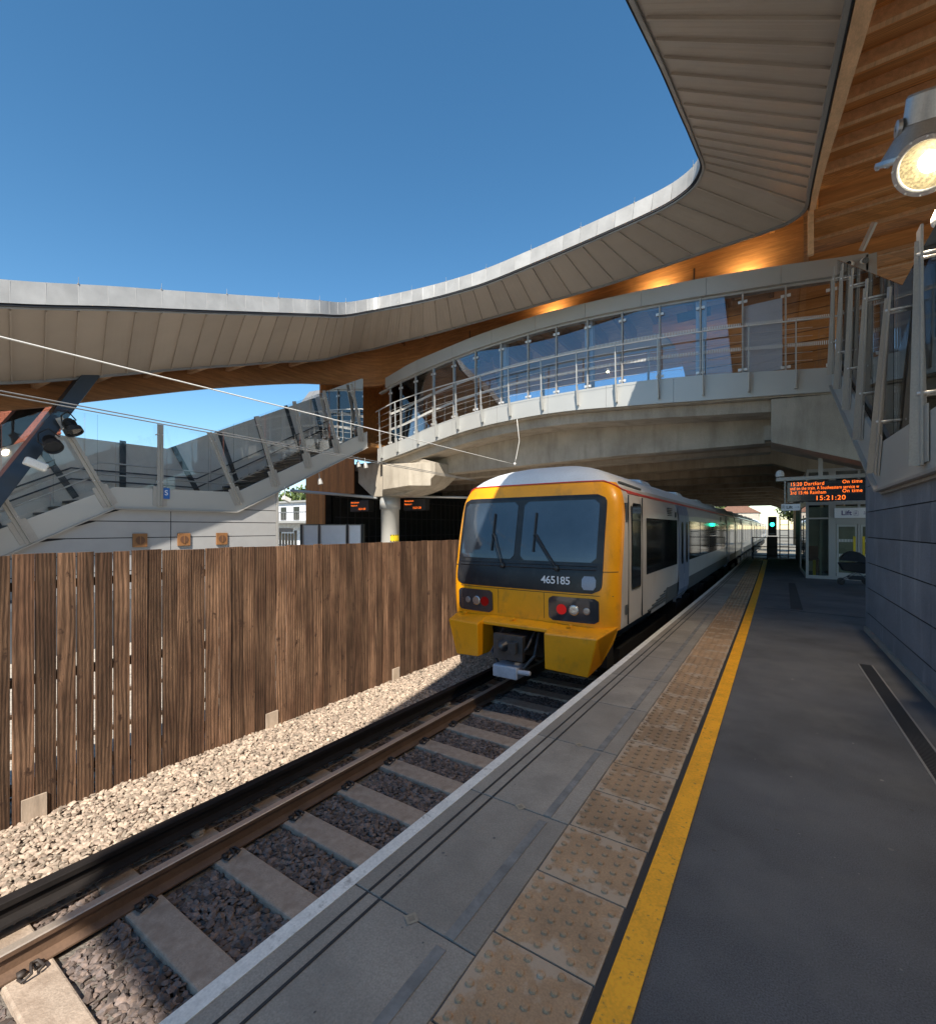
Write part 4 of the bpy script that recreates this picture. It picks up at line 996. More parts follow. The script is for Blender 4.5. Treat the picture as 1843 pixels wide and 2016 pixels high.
    b.box(TO.x-1.1, TO.x+1.1, y0+.3 if not first else TO.y+.5, y1-.2, -.12, .13)
    for k in range(5): ya = y0+2.9+k*L_*.15; b.box(TO.x-1.28, TO.x+1.28, ya, ya+L_*.11, -.62, -.1)
    b.build('underframe', undm, cb)
    for yb in ((TO.y+2.9 if first else y0+2.2), y1-2.4):
        b = MB()
        for dy in (-1.2, 1.2):
            for s in (-1, 1): b.lathe((TO.x+s*.75, yb+dy, -.915+.42), (s, 0, 0), [(0, -.06), (.42, -.06), (.42, .04), (.3, .06), (0, .06)], 24)
        b.box(TO.x-1.15, TO.x-.95, yb-1.8, yb+1.8, -.55, -.3); b.box(TO.x+.95, TO.x+1.15, yb-1.8, yb+1.8, -.55, -.3)
        b.build('bogie', undm, cb)
    for k in range(4): b = MB(); ya = y0+L_*(.12+.24*k); b.hexa([(TO.x+.25, ya, 2.62), (TO.x+.75, ya, 2.55), (TO.x+.75, ya+.9, 2.55), (TO.x+.25, ya+.9, 2.62), (TO.x+.3, ya+.06, 2.73), (TO.x+.66, ya+.06, 2.69), (TO.x+.66, ya+.8, 2.69), (TO.x+.3, ya+.8, 2.73)]); b.build('roof_vent', trr, cb)
    return cb
car1 = car(TO.y+2.2, TO.y+20, True)
for k in range(1, 4):
    y0 = TO.y+20.45+(k-1)*20.3; car(y0, y0+19.85)
    b = MB(); b.box(TO.x-.9, TO.x+.9, y0-.45, y0, -.2, 2.35); b.build('gangway', undm, tr)
# stripes of the fading skirt
b = MB()
for k in range(6): z = .20+k*.045; b.box(TO.x+1.39, TO.x+1.4115, TO.y+1.9+k*.32, TO.y+3.5, z, z+.022)
b.build('skirt_stripes', trg, tr)
# front: black mask, windows, lamps
def patch(name, outline_fn, x0, x1, z0, z1, rc, off, m, parent, nx=26, nz=14, thick=None, smooth=True):
    b = MB(); G = []
    for i in range(nz+1):
        v = i/nz; z = z0+(z1-z0)*v; row = []
        ins = 0
        dz = min(z-z0, z1-z)
        if dz < rc: ins = rc-math.sqrt(max(0, rc*rc-(rc-dz)**2))
        for j in range(nx+1):
            u = j/nx; x = x0+ins+(x1-x0-2*ins)*u; row.append(fpt(x, z, off))
        G.append(row)
    for i in range(nz):
        for j in range(nx): b.poly([G[i][j], G[i][j+1], G[i+1][j+1], G[i+1][j]])
    # rim back to the shell
    per = [G[0][j] for j in range(nx+1)]+[G[i][nx] for i in range(1, nz+1)]+[G[nz][j] for j in range(nx-1, -1, -1)]+[G[i][0] for i in range(nz-1, 0, -1)]
    for p, q in zip(per, per[1:]+per[:1]): b.poly([p, p+Vector((0, .03, 0)), q+Vector((0, .03, 0)), q])
    return b.build(name, m, parent, smooth=smooth)
mask = patch('windscreen_surround', None, -1.26, 1.20, .69, 2.10, .13, .014, trb, tr, nz=30, nx=40)
patch('windscreen', None, -1.19, -.17, 1.13, 2.02, .06, .022, trws, tr)
patch('windscreen', None, -.06, 1.11, 1.12, 2.02, .07, .022, trws, tr)
patch('marker_panel', None, .93, 1.12, .74, .93, .03, .022, trd, tr, nx=4, nz=4)
text('fleet_number', '465185', .155, fpt(.33, .80, .045)+Vector((0, 0, 0)), (R(92), 0, R(3)), wht, tr, ext=.003, bold=.002, spacing=.95)
for s in (-1, 1):
    x0, x1 = (.44, 1.16) if s > 0 else (-1.2, -.52)
    hl = patch('headlight_cluster', None, x0, x1, .27, .62, .06, .022, mat('lamp_glass', (.03, .035, .045), .08, spec=1), tr, nx=12, nz=10)
    lx = [x0+.2, x0+.38, x0+.56] if s > 0 else [x1-.14, x1-.30, x1-.47]
    for k, x in enumerate(lx):
        p = fpt(x, .44, .024); n = Vector((.05*s, -1, 0)); m_ = [emis('tail_lamp', (.75, .03, .03),   .2 if s > 0 else .06), mat('lamp_reflector', (.5, .5, .5), .25, metal=.8), mat('lamp_reflector', (.35, .33, .33), .3, metal=.6)][k if s > 0 else 0 if k == 0 else k]
        b = MB(); b.lathe(p, n, [(.075 if k < 2 else .05, -.01), (.075 if k < 2 else .05, .006), (.06 if k < 2 else .04, .010), (0, .004)], 18); b.build('lamp', m_, hl, smooth=True)
# lip below the screen + wiper
b = MB(); b.tube([fpt(x, 1.02, .02) for x in [-1.18+.1*i for i in range(24)]], .012, 6); b.tube([fpt(x, 1.07, .02) for x in [-1.18+.1*i for i in range(24)]], .008, 6); b.build('scuttle_rail', blk, tr)
for s_, px, tx in ((1, .55, .18), (-1, -.35, -.55)):
    b = MB(); p0 = fpt(px, 1.02, .05); p1 = fpt(tx, 1.52, .06)
    b.tube([p0, p1], .010, 6); b.tube([p0+Vector((-.03, 0, 0)), p1+Vector((-.035, 0, -.02))], .007, 6)
    q0 = fpt(tx-.02, 1.25, .045); q1 = fpt(tx-.02, 1.84, .045); b.bar(q0, q1, .022, .02); b.lathe(p0+Vector((0, .03, 0)), (0, -1, 0), [(.04, 0), (.04, .04), (0, .05)], 12)
    b.build('wiper', blk, tr)
b = MB()
for x0, x1, z in ((-1.34, 1.34, .665), (1.2, 1.38, 1.0), (-1.38, -1.27, 1.0)):
    n = 14; P_ = [fpt(x0+(x1-x0)*k/n, z, .003) for k in range(n+1)]; b.tube(P_, .004, 4)
for x in (-.42, .36): b.tube([fpt(x, .28, .003), fpt(x, .66, .003)], .0035, 4)
b.build('panel_seam', clipm, tr)
b = MB()
for x in (-1.0, -.1, .8): b.lathe(fpt(x, .235, .0)+Vector((0, -.1, 0)), (0, -.2, 1), [(.0, 0), (.03, .0), (.03, .012), (0, .014)], 10)
b.build('bolt_head', try_, tr)
# red line over the yellow
b = MB()
for sgn in (0,):
    pts = [fsurf(a, 2.30-.12*min(1, max(0, (abs(a)-.6)/.4))) for a in [-1+.04*i for i in range(51)]]
    pts = [p+Vector(((p.x-TO.x)*.004, -.006, .003)) for p in pts]; b.tube(pts, .011, 6)
    for s in (-1, 1): q = pts[-1] if s > 0 else pts[0]; b.tube([q, (TO.x+s*1.34, TO.y+2.2, 2.155)], .011, 6)
b.build('red_line', trs, tr, smooth=True)
b = MB()
for s in (-1, 1): b.bar((TO.x+s*1.25, TO.y+.7, 2.30), (TO.x+s*1.27, TO.y+1.9, 2.27), .03, .03)
b.build('rain_gutter', trg, tr)
# bumper with two valance blocks
def yb(s, x0, x1):
    b = MB(); yf_ = TO.y-.36
    xo, xi = (x1, x0) if s > 0 else (x0, x1)
    T0 = [(xi, TO.y+.05, .25), (xo, TO.y+.28, .25)]
    f = Vector
    P = {k: f((TO.x+v[0], v[1], v[2])) for k, v in dict(a=(xi, TO.y+.03, .24), b_=(xo*.99, TO.y+.25, .24), c=(xi, yf_, .15), d=(xo*.90, yf_+.06, .15), c2=(xi, yf_+.03, -.36), d2=(xo*.80, yf_+.10, -.40), b2=(xo*.93, TO.y+.25, -.02), a2=(xi, TO.y+.2, -.36), e2=(xo*.8, TO.y+.25, -.36)).items()}
    fs = [[P['c'], P['d'], P['b_'], P['a']], [P['c2'], P['d2'], P['d'], P['c']], [P['d2'], P['e2'], P['b2'], P['b_'], P['d']], [P['a2'], P['c2'], P['c'], P['a']], [P['c2'], P['a2'], P['e2'], P['d2']]]
    for q in fs: b.poly(q if s > 0 else q[::-1])
    o = b.build('valance', try_, tr); md = o.modifiers.new('weld', 'WELD'); md.merge_threshold = .001; bv = o.modifiers.new('bevel', 'BEVEL'); bv.width = .02; bv.segments = 2
yb(-1, -1.30, -.58); yb(1, .52, 1.40)
b = MB(); b.hexa([(TO.x-.60, TO.y-.20, .12), (TO.x+.54, TO.y-.20, .12), (TO.x+.54, TO.y+.1, .12), (TO.x-.60, TO.y+.1, .12), (TO.x-.60, TO.y-.20, .17), (TO.x+.54, TO.y-.20, .17), (TO.x+.54, TO.y+.03, .245), (TO.x-.60, TO.y+.03, .245)]); b.build('bumper_shelf', try_, tr, bevel=.01)
b = MB(); b.box(TO.x-1.2, TO.x+1.2, TO.y+.3, TO.y+.6, -.4, .2); b.build('headstock', undm, tr)
b = MB(); cx = TO.x-.02; cy = TO.y-.30
b.box(cx-.16, cx+.16, cy-.05, cy+.6, -.22, .02); b.box(cx-.24, cx+.24, cy-.12, cy-.03, -.30, .06); b.lathe((cx-.07, cy-.12, -.1), (0, -1, 0), [(.09, 0), (.05, .1), (0, .12)], 14); b.box(cx+.05, cx+.17, cy-.2, cy-.1, -.18, -.02)
b.tube([(cx-.3, cy+.3, .05), (cx-.34, cy, -.25), (cx-.2, cy-.05, -.38)], .025, 8); b.tube([(cx+.3, cy+.3, .05), (cx+.36, cy+.02, -.22), (cx+.22, cy-.05, -.4)], .025, 8); b.tube([(cx+.25, cy+.3, .1), (cx+.28, cy-.05, -.1), (cx+.1, cy-.1, -.3)], .02, 8)
b.build('coupler', mat('coupler_iron', (.07, .07, .075), .45, metal=.5, var=.3, scale=9), tr, bevel=.01)
b = MB(); b.box(cx-.23, cx+.17, cy-.16, cy+.12, -.56, -.38); b.tube([(cx+.15, cy-.1, -.45), (cx+.36, cy-.1, -.44)], .035, 10); b.build('electrical_coupler_box', mat('pale_coupler', (.42, .44, .50), .5, var=.15, scale=6), tr, bevel=.02)
# cab side door and window (both sides)
for s in (-1, 1):
    sx = TO.x+s*1.405
    b = MB()
    for yy in (TO.y+.66, TO.y+1.48): b.box(sx-.01*s, sx+s*.004, yy-.012, yy+.012, .2, 2.1)
    b.build('cab_door_seam', blk, tr)
    b = MB(); pts = []; 
    for (cy_, cz_, a0) in ((TO.y+1.28, 1.94, 0), (TO.y+.86, 1.94, 90), (TO.y+.86, .74, 180), (TO.y+1.28, .74, 270)):
        for k in range(6): a = R(a0+k*18); pts.append((sx+s*.018-(.0*s if cz_ > 1.5 else 0), cy_+.05*math.cos(a), cz_+.05*math.sin(a)))
    b.poly(pts if s > 0 else pts[::-1]); b.build('cab_door_window', trgl, tr)
    b = MB(); b.box(sx-.02 if s > 0 else sx, sx+s*.006, TO.y+.52, TO.y+.6, 1.7, 1.98); b.box(sx, sx+s*.01, TO.y+.50, TO.y+.58, .36, .5); b.build('handle_recess', trg, tr)
tr.rotation_euler = (0, 0, -R(.9))
# ------------------------------------------------------------------ lift lobby and platform furniture
lo = thing('lift_lobby', (2.6, 19.5, 0), 'glazed grey framed lift lobby with double doors and yellow handle strips under the bridge', 'lift lobby')
LY = 18.5
b = MB()
for x0, x1 in ((.98, 1.05), (1.56, 1.74), (2.27, 2.33)): b.box(x0, x1, LY-.04, LY+.05, .0, 3.4)
b.box(.98, 4.2, LY-.035, LY+.045, 1.90, 1.95); b.box(.98, 4.2, LY-.037, LY+.047, 2.35, 2.5); b.box(.98, 4.2, LY-.036, LY+.046, 0, .10); b.box(1.74, 4.2, LY-.05, LY+.05, 1.74, 1.90)
b.box(.975, 1.04, LY-.03, LY+3.5, 0, .1); b.box(.975, 1.04, LY-.03, LY+3.5, 1.9, 1.95); b.box(.975, 1.04, LY+3.4, LY+3.5, 0, 3.4); b.box(.975, 1.04, LY-.03, LY+3.5, 2.35, 2.5)
b.build('frame', metg, lo)
for x0, x1 in ((1.05, 1.56),): b = MB(); b.box(x0, x1, LY, LY+.012, .1, 1.9); b.build('glass_panel', gll, lo); b = MB(); b.box(x0, x1, LY, LY+.012, 1.95, 2.35); b.build('glass_panel', gll, lo)
b = MB(); b.box(1.0, 1.012, LY+.05, LY+3.4, .1, 2.35); b.build('glass_panel', gll, lo)
for x0, x1, hx in ((1.76, 2.26, 2.19), (2.34, 2.84, 2.41)):
    dr = MB(); dr.box(x0, x1, LY-.02, LY+.02, .10, .22); dr.box(x0, x1, LY-.02, LY+.02, 1.66, 1.73); dr.box(x0, x0+.05, LY-.02, LY+.02, .22, 1.66); dr.box(x1-.05, x1, LY-.02, LY+.02, .22, 1.66)
    d = dr.build('door', metl, lo)
    b = MB(); b.box(x0+.05, x1-.05, LY, LY+.01, .22, 1.66); b.build('glass_panel', gll, d)
    b = MB(); b.box(hx-.03, hx+.03, LY-.04, LY-.021, .62, 1.36); b.build('handle_strip', yplas, d)
    b = MB()
    for z in (.72, 1.18): 
        x = x0+.06
        while x < x1-.07: b.box(x, x+.02, LY-.006, LY-.002, z, z+.09); x += .036
    b.build('manifestation', whp, d)
b = MB(); b.box(1.2, 1.28, LY+.6, LY+.66, .02, .55); b.build('bollard', yplas, lo)
b = MB(); b.box(1.4, 1.46, LY+.9, LY+.96, 0, 2.3); b.box(1.9, 4.2, LY+2.6, LY+2.7, 0, 2.4); b.box(1.05, 1.9, LY+3.2, LY+3.3, 0, 2.4); b.build('inner_panel', mat('lobby_wall', (.30, .29, .22), .5, var=.1), lo)
b = MB(); b.box(1.0, 4.2, LY-.05, LY+3.5, 3.4, 3.5); b.build('roof', metg, lo)
t = thing('lift_sign', (2.35, LY-.1, 1.95), 'white panel sign reading Lift above the lobby doors', 'sign')
b = MB(); b.box(1.70, 3.2, LY-.10, LY-.06, 1.93, 2.24); b.build('panel', wht, t)
indigo = mat('sign_indigo', (.07, .04, .22), .5)
text('lettering', 'Lift', .2, (1.86, LY-.104, 2.02), (R(90), 0, 0), indigo, t, bold=.003)
def liftico(t, x, y, z, s, m):
    b = MB()
    for a, c in (((x, z), (x+.7*s, z)), ((x+.7*s, z), (x+.7*s, z+s)), ((x+.7*s, z+s), (x, z+s)), ((x, z+s), (x, z))): b.bar((a[0], y, a[1]), (c[0], y, c[1]), .004, .06*s, up=(0, 1, 0))
    b.bar((x+.15*s, y, z+1.12*s), (x+.55*s, y, z+1.12*s), .004, .06*s, up=(0, 1, 0))
    b.lathe((x+.35*s, y, z+.78*s), (0, -1, 0), [(.08*s, 0), (0, .002)], 10)
    b.bar((x+.35*s, y, z+.68*s), (x+.35*s, y, z+.38*s), .004, .09*s); b.bar((x+.25*s, y, z+.3*s), (x+.5*s, y, z+.45*s), .004, .06*s); b.bar((x+.2*s, y, z+.55*s), (x+.2*s, y, z+.3*s), .004, .05*s)
    b.build('lift_symbol', m, t)
liftico(t, 2.17, LY-.104, 2.0, .14, indigo)
text('lettering', 'Access to the\nplatform and street', .05, (2.40, LY-.104, 2.09), (R(90), 0, 0), indigo, t)
# display board
def led(t, items, x, y, z, m, rot=0):
    for s_, sz, dx, dz, al, xs in items: text('led_text', s_, sz, (x+dx*math.cos(rot), y+dx*math.sin(rot), z+dz), (R(90), 0, rot), m, t, align=al, bold=0, spacing=1.1, xs=xs)
DY = 15.5
dp = thing('departure_display', (1.4, DY, 2.3), 'wide black departure display with orange dot letters hanging over the platform near the lift sign', 'display')
b = MB(); b.box(.40, 2.3, DY, DY+.35, 2.33, 2.88); b.build('case', mat('display_case', (.012, .015, .025), .25, coat=.5), dp, bevel=.012)
led(dp, [('15:20 Dartford', .135, .07, .45, 'LEFT', .82), ('On time', .13, 1.60, .47, 'RIGHT', .85), ('and on the train. A Southeastern service w', .125, .07, .335, 'LEFT', .60), ('3rd 15:46 Rainham', .13, .07, .215, 'LEFT', .72), ('On time', .13, 1.60, .23, 'RIGHT', .85), ('15:21:20', .17, .62, .045, 'LEFT', 1.0)], .40, DY-.004, 2.32, ledm)
b = MB(); b.box(.15, 4, DY+.1, DY+.26, 2.93, 3.03); b.build('support_beam', metg, dp)
b = MB(); b.box(.34, .37, DY+.1, DY+.14, 2.0, 2.95); b.box(1.1, 1.2, DY+.15, DY+.2, 3.0, 3.9); b.build('hanger', postm, dp)
b = MB(); b.lathe((.24, DY+.18, 3.03), (0, 0, 1), [(.10, .03), (.105, .10), (.08, .18), (.03, .215), (0, .22)], 16); b.build('dome_camera', whp, dp, smooth=True)
t = thing('hanging_sign', (.47, DY-.0, 2.08), 'small white sign reading Lift with an arrow, hung below the departure display', 'sign')
b = MB(); b.box(.27, .70, DY+.05, DY+.09, 2.10, 2.28); b.build('panel', wht, t)
text('lettering', 'Lift', .11, (.385, DY+.046, 2.155), (R(90), 0, 0), blk, t, bold=.002)
liftico(t, .29, DY+.046, 2.15, .08, blk)
b = MB(); b.bar((.58, DY+.046, 2.19), (.67, DY+.046, 2.19), .004, .014, up=(0, 1, 0)); b.bar((.67, DY+.046, 2.19), (.645, DY+.046, 2.22), .004, .014, up=(0, 1, 0)); b.bar((.67, DY+.046, 2.19), (.645, DY+.046, 2.16), .004, .014, up=(0, 1, 0)); b.build('arrow', blk, t)
# pram
pr = thing('pram', (2.1, 16.9, 0), 'black folding pram parked in front of the lift lobby doors', 'pram')
px, py = 2.02, 16.9
for (wx, wy, r_) in ((px-.32, py-.12, .09), (px-.30, py+.18, .09), (px+.3, py-.18, .14), (px+.3, py+.25, .14)):
    b = MB(); b.lathe((wx, wy-.02, r_), (0, 1, 0), [(0, 0), (r_*.5, .0), (r_, .005), (r_, .035), (r_*.5, .04), (0, .04)], 18); b.build('wheel', blk, pr)
b = MB()
for s in (-.15, .2):
    b.tube([(px-.32, py+s, .11), (px+.05, py+s, .38), (px+.42, py+s, .95), (px+.5, py+s, 1.02)], .013, 6); b.tube([(px+.3, py+s, .15), (px-.1, py+s, .5)], .013, 6)
b.tube([(px+.5, py-.15, 1.02), (px+.5, py+.2, 1.02)], .016, 6); b.build('frame', trimm, pr, smooth=True)
b = MB(); n = 9; R_ = []
for i in range(n):
    a = R(15+i*20); R_.append([(px-.05-.30*math.cos(a)*(1), py+yy, .62+.34*math.sin(a)) for yy in (-.19, -.1, .12, .22)])
for i in range(n-1):
    for j in range(3): b.poly([R_[i][j], R_[i+1][j], R_[i+1][j+1], R_[i][j+1]])
for j in (0, 3): b.poly([R_[i][j] for i in range(n)])
b.build('hood', mat('pram_fabric', (.03, .032, .038), .8, var=.2, scale=9), pr, smooth=True)
b = MB(); b.hexa([(px-.3, py-.17, .42), (px+.2, py-.17, .34), (px+.2, py+.2, .34), (px-.3, py+.2, .42), (px-.38, py-.19, .62), (px+.3, py-.19, .66), (px+.3, py+.22, .66), (px-.38, py+.22, .62)]); b.build('seat', blk, pr, bevel=.03)
b = MB(); b.box(px-.16, px+.26, py-.14, py+.17, .16, .26); b.build('basket', mat('basket_fabric', (.06, .06, .065), .8), pr, bevel=.03)
# signal
sg = thing('railway_signal', (.2, 31, -1), 'tall black railway signal showing green beyond the platform end', 'signal')
gx, gy = .12, 30.5
b = MB(); b.box(gx-.2, gx+.2, gy, gy+.2, 1.2, 2.25); b.build('head', blk, sg, bevel=.03)
b = MB(); b.box(gx-.22, gx+.24, gy+.05, gy+.3, -1, 1.15); b.build('cabinet', blk, sg)
b = MB(); b.lathe((gx, gy-.01, 1.82), (0, -1, 0), [(.10, 0), (.09, .02), (0, .04)], 18); b.build('green_lamp', emis('signal_green', (.02, 1, .55), 5), sg, smooth=True)
b = MB(); b.lathe((gx, gy, 1.82), (0, -1, 0), [(.14, 0), (.14, .12), (.12, .12), (.12, 0)], 18); b.build('hood', blk, sg)
b = MB(); b.box(gx-.12, gx+.12, gy-.02, gy-.005, 1.26, 1.32); b.build('number_plate', wht, sg)
b = MB()
for x in (gx+.35, gx+.75): b.tube([(x, gy+.4, -1), (x, gy+.4, 2.3)], .03, 6)
for k in range(10): b.tube([(gx+.35, gy+.4, -.6+k*.3), (gx+.75, gy+.4, -.6+k*.3)], .015, 5)
b.build('ladder', blk, sg)
# end of platform gate
gt_ = thing('platform_fence', (0, 28.6, 0), 'dark metal barrier with rails closing off the platform end by the signal', 'barrier')
b = MB()
for x in (-.75, -.1, 1.2, 2.0, 2.8): b.tube([(x, 28.6, 0), (x, 28.6, 1.15)], .035, 6)
for z in (.2, .65, 1.12): b.tube([(-.75, 28.6, z), (2.8, 28.6, z)], .025, 6)
b.build('railings', blk, gt_)
b = MB(); b.box(1.05, 1.5, 20.9, 21.5, .42, .50); b.box(1.05, 1.12, 20.9, 20.97, 0, .42); b.box(1.4, 1.47, 20.9, 20.97, 0, .42); b.box(1.05, 1.5, 21.42, 21.5, .5, .95)
tag(b.build('platform_bench', timD), 'brown wooden bench standing in the dark beyond the lift lobby', 'bench')
# cctv on the fascia
for k, (x, a) in enumerate(((1.62, (-.6, -1, -.3)), (1.9, (.2, -1, -.4)))):
    b = MB(); c = Vector((x, BY-.16, 8.02)); a = Vector(a).normalized(); b.lathe(c, a, [(0, -.13), (.06, -.11), (.075, -.02), (.075, .05), (.07, .06)], 16); b.lathe(c, a, [(.066, .055), (0, .05)], 16, m=1); b.tube([c-a*.05, (x, BY, 8.08)], .02, 6)
    tag(b.build('cctv_camera', [whp, trgl], smooth=True), 'white camera on the bridge fascia corner, %s one of two side by side' % ('left' if k == 0 else 'right'), 'camera', 'cameras on the bridge fascia corner')
b = MB(); b.bar((1.85, BY-.1, 8.3), (2.05, BY-.4, 8.75), .06, .12); tag(b.build('spotlight_arm', metg), 'short grey steel arm sticking up above the two white cameras', 'bracket')
# camera + lamps under the left stair
b = MB(); b.bar((-13.9, 9.75, 2.66), (-13.9, 10.02, 2.56), .13, .14); b.tube([(-13.95, 9.85, 2.7), (-13.95, 9.85, 3.05)], .02, 6); tag(b.build('cctv_camera', whp, bevel=.02), 'white box camera hanging under the far staircase stringer', 'camera')
for k, (y, z) in enumerate(((13.2, 4.2), (13.6, 4.2), (11.3, 3.35))):
    b = MB(); b.lathe((-13.9, y, z), (.2, .1, -1), [(0, -.1), (.06, -.1), (.08, 0), (.09, .12), (0, .10)], 14); b.tube([(-13.9, y, z), (-13.95, y, z+.3)], .015, 6)
    tag(b.build('spot_lamp', postm), ['small grey spotlight under the far stairs by the bridge, left one of the pair', 'small grey spotlight under the far stairs by the bridge, right one of the pair', 'small grey spotlight under the far stair flange, apart from the pair'][k], 'spotlight', 'spotlights under the far stairs')
# column arm with displays on the far platform
t = thing('display_pole', (-14.5, 15, 2.9), 'long horizontal metal tube on the round column carrying two orange displays', 'tube')
b = MB(); b.tube([(-19.6, 14.2, 3.45), (-14.7, 15.1, 2.98)], .07, 10); b.build('tube', metl, t, smooth=True)
b = MB(); b.tube([(-13.9, 16.0, 3.05), (-10.5, 17.3, 2.95)], .05, 10); b.build('tube', metl, t, smooth=True)
for k, (x0, y0, l) in enumerate((((-17.3), 15.9, 'left'), (-14.2, 16.3, 'right'))):
    d = thing('departure_display', (x0+.6, y0, 2.45), 'black departure display with orange letters %s of the round column under the bridge' % l, 'display', 'displays by the round column')
    b = MB(); b.box(x0, x0+1.25, y0, y0+.35, 2.42, 2.95); b.build('case', blk, d, bevel=.01)
    led(d, [('Bexleyheath', .10, .06, .40, 'LEFT', 1), ('Platform 4', .10, .06, .25, 'LEFT', .9), ('15:21:20', .13, .55, .07, 'LEFT', 1)], x0, y0-.004, 2.43, ledm)
# poster boards
d = thing('poster_case', (-17.2, 14.2, 0), 'freestanding black framed case with three blank white panels on the far platform', 'notice case')
A = Vector((-18.45, 13.85, 0)); B = Vector((-15.45, 14.95, 0)); u = (B-A).normalized(); nn = Vector((u.y, -u.x, 0))
b = MB(); b.hexa([A, B, B-nn*.2, A-nn*.2]+[p+Vector((0, 0, 1.80)) for p in (A, B, B-nn*.2, A-nn*.2)]); b.build('case', blk, d)
L_ = (B-A).length
for f0, f1 in ((.06, .30), (.34, .74), (.79, .97)):
    p, q = A+u*L_*f0+nn*.012, A+u*L_*f1+nn*.012; b = MB(); b.prism([p+Vector((0, 0, .3)), q+Vector((0, 0, .3)), q+Vector((0, 0, 1.74)), p+Vector((0, 0, 1.74))], nn*.01); b.build('panel', wht, d)
    b = MB(); 
    for a_, c_ in ((p, p+Vector((0, 0, 1.5))), (q, q+Vector((0, 0, 1.5)))): b.bar(a_+nn*.02+Vector((0, 0, .27)), c_+nn*.02+Vector((0, 0, .27)), .02, .05)
    b.bar(p+nn*.02+Vector((0, 0, 1.75)), q+nn*.02+Vector((0, 0, 1.75)), .02, .03); b.build('panel_frame', metl, d)
# cedar clad lift tower on far platform
b = MB(); x = -21.3
k = 0
while k < 7:
    b.cur = random.random(); p = Vector((-21.35+k*.2, 16.4+k*.02, 0)); q = p+Vector((.19, .02, 0)); b.prism([p, q, q+Vector((0, 0, 6.2)), p+Vector((0, 0, 6.2))], (0, .05, 0)); k += 1
while k < 17:
    b.cur = random.random(); p = Vector((-19.95+(k-7)*.2, 16.54+(k-7)*.02, 0)); q = p+Vector((.19, .02, 0)); b.prism([p+Vector((0, 0, 3.4)), q+Vector((0, 0, 3.4)), q+Vector((0, 0, 6.2)), p+Vector((0, 0, 6.2))], (0, .05, 0)); k += 1
tag(b.build('cedar_clad_wall', timV), 'orange cedar clad lift tower wall behind the far staircase', 'wall')
b = MB(); b.box(-20.9, -19.9, 17, 17.2, 0, 6.0); tag(b.build('void_wall', dark), 'dark wall standing in for the shaded void under the bridge', 'wall')  # added dark sheet for the unlit depth beyond the far platform
# pallet-like pale slat fence and bits
t = thing('slat_fence', (-21.5, 13.5, 0), 'cream timber slat fence between the pale stair wall and the poster case', 'fence')
b = MB()
for k in range(16): x = -23.2+k*.22; b.box(x, x+.17, 14.3+.02*k, 14.33+.02*k, 0, 1.35 if k % 5 else 1.5)
b.build('slats', mat('cream_timber', (.62, .50, .32), .8), t)
b = MB(); b.box(-23.3, -19.6, 14.26, 14.3, 1.42, 1.62); b.box(-23.3, -19.6, 14.24, 14.28, .75, .8); b.build('rail', mat('cream_timber_rail', (.55, .47, .36), .8), t)
# houses beyond
t = thing('white_house', (-46, 33, -1.3), 'white flat roofed building with a balcony railing seen past the pale stair wall', 'building')
b = MB(); b.box(-58, -34, 34, 44, -1.3, 4.6); b.build('wall', mat('white_render', (.66, .67, .70), .7), t)
for k in range(9): b = MB(); b.box(-56+k*2.4, -55+k*2.4, 33.93, 34.0, 2.6, 4.1); b.build('window', trgl, t)
b = MB(); b.box(-58, -34, 32.3, 34, 2.2, 2.45); b.build('balcony', metg, t)
b = MB(); b.tube([(-58, 32.4, 3.4), (-34, 32.4, 3.4)], .05, 5)
for k in range(80): b.tube([(-58+k*.3, 32.4, 2.45), (-58+k*.3, 32.4, 3.4)], .025, 4)
b.build('balcony_railing', trimm, t)
b = MB(); b.box(-58.3, -33.7, 33.7, 44.3, 4.6, 4.8); b.build('roof', metg, t)
t = thing('brick_building', (-30, 4, -1.3), 'red brick building glimpsed at the left edge beneath the canopy', 'building')
b = MB(); b.box(-36, -26, -2, 7.2, -1.3, 9); b.build('wall', brickm, t)
b = MB(); z = -1.2; r_ = 0
z = 3.5
while z < 9:
    y = 2.5+(.11 if r_ % 2 else 0)
    while y < 7.0: b.cur = random.random(); b.box(-26.03, -25.97, y, y+.215, z, z+.065); y += .225
    z += .075; r_ += 1
b.build('brickwork', brickm, t)
t = thing('distant_house', (-8, 120, -1.3), 'pale distant house beyond the train at the end of the line', 'building')
b = MB(); b.box(-10, -2, 118, 128, -1.3, 5); b.build('wall', mat('pale_house_wall', (.55, .48, .40), .8), t); b = MB(); b.prism([(-10.4, 117.8, 5), (-1.6, 117.8, 5), (-6, 117.8, 7.6)], (0, 10.4, 0)); b.build('roof', mat('house_roof', (.25, .13, .09), .8), t)
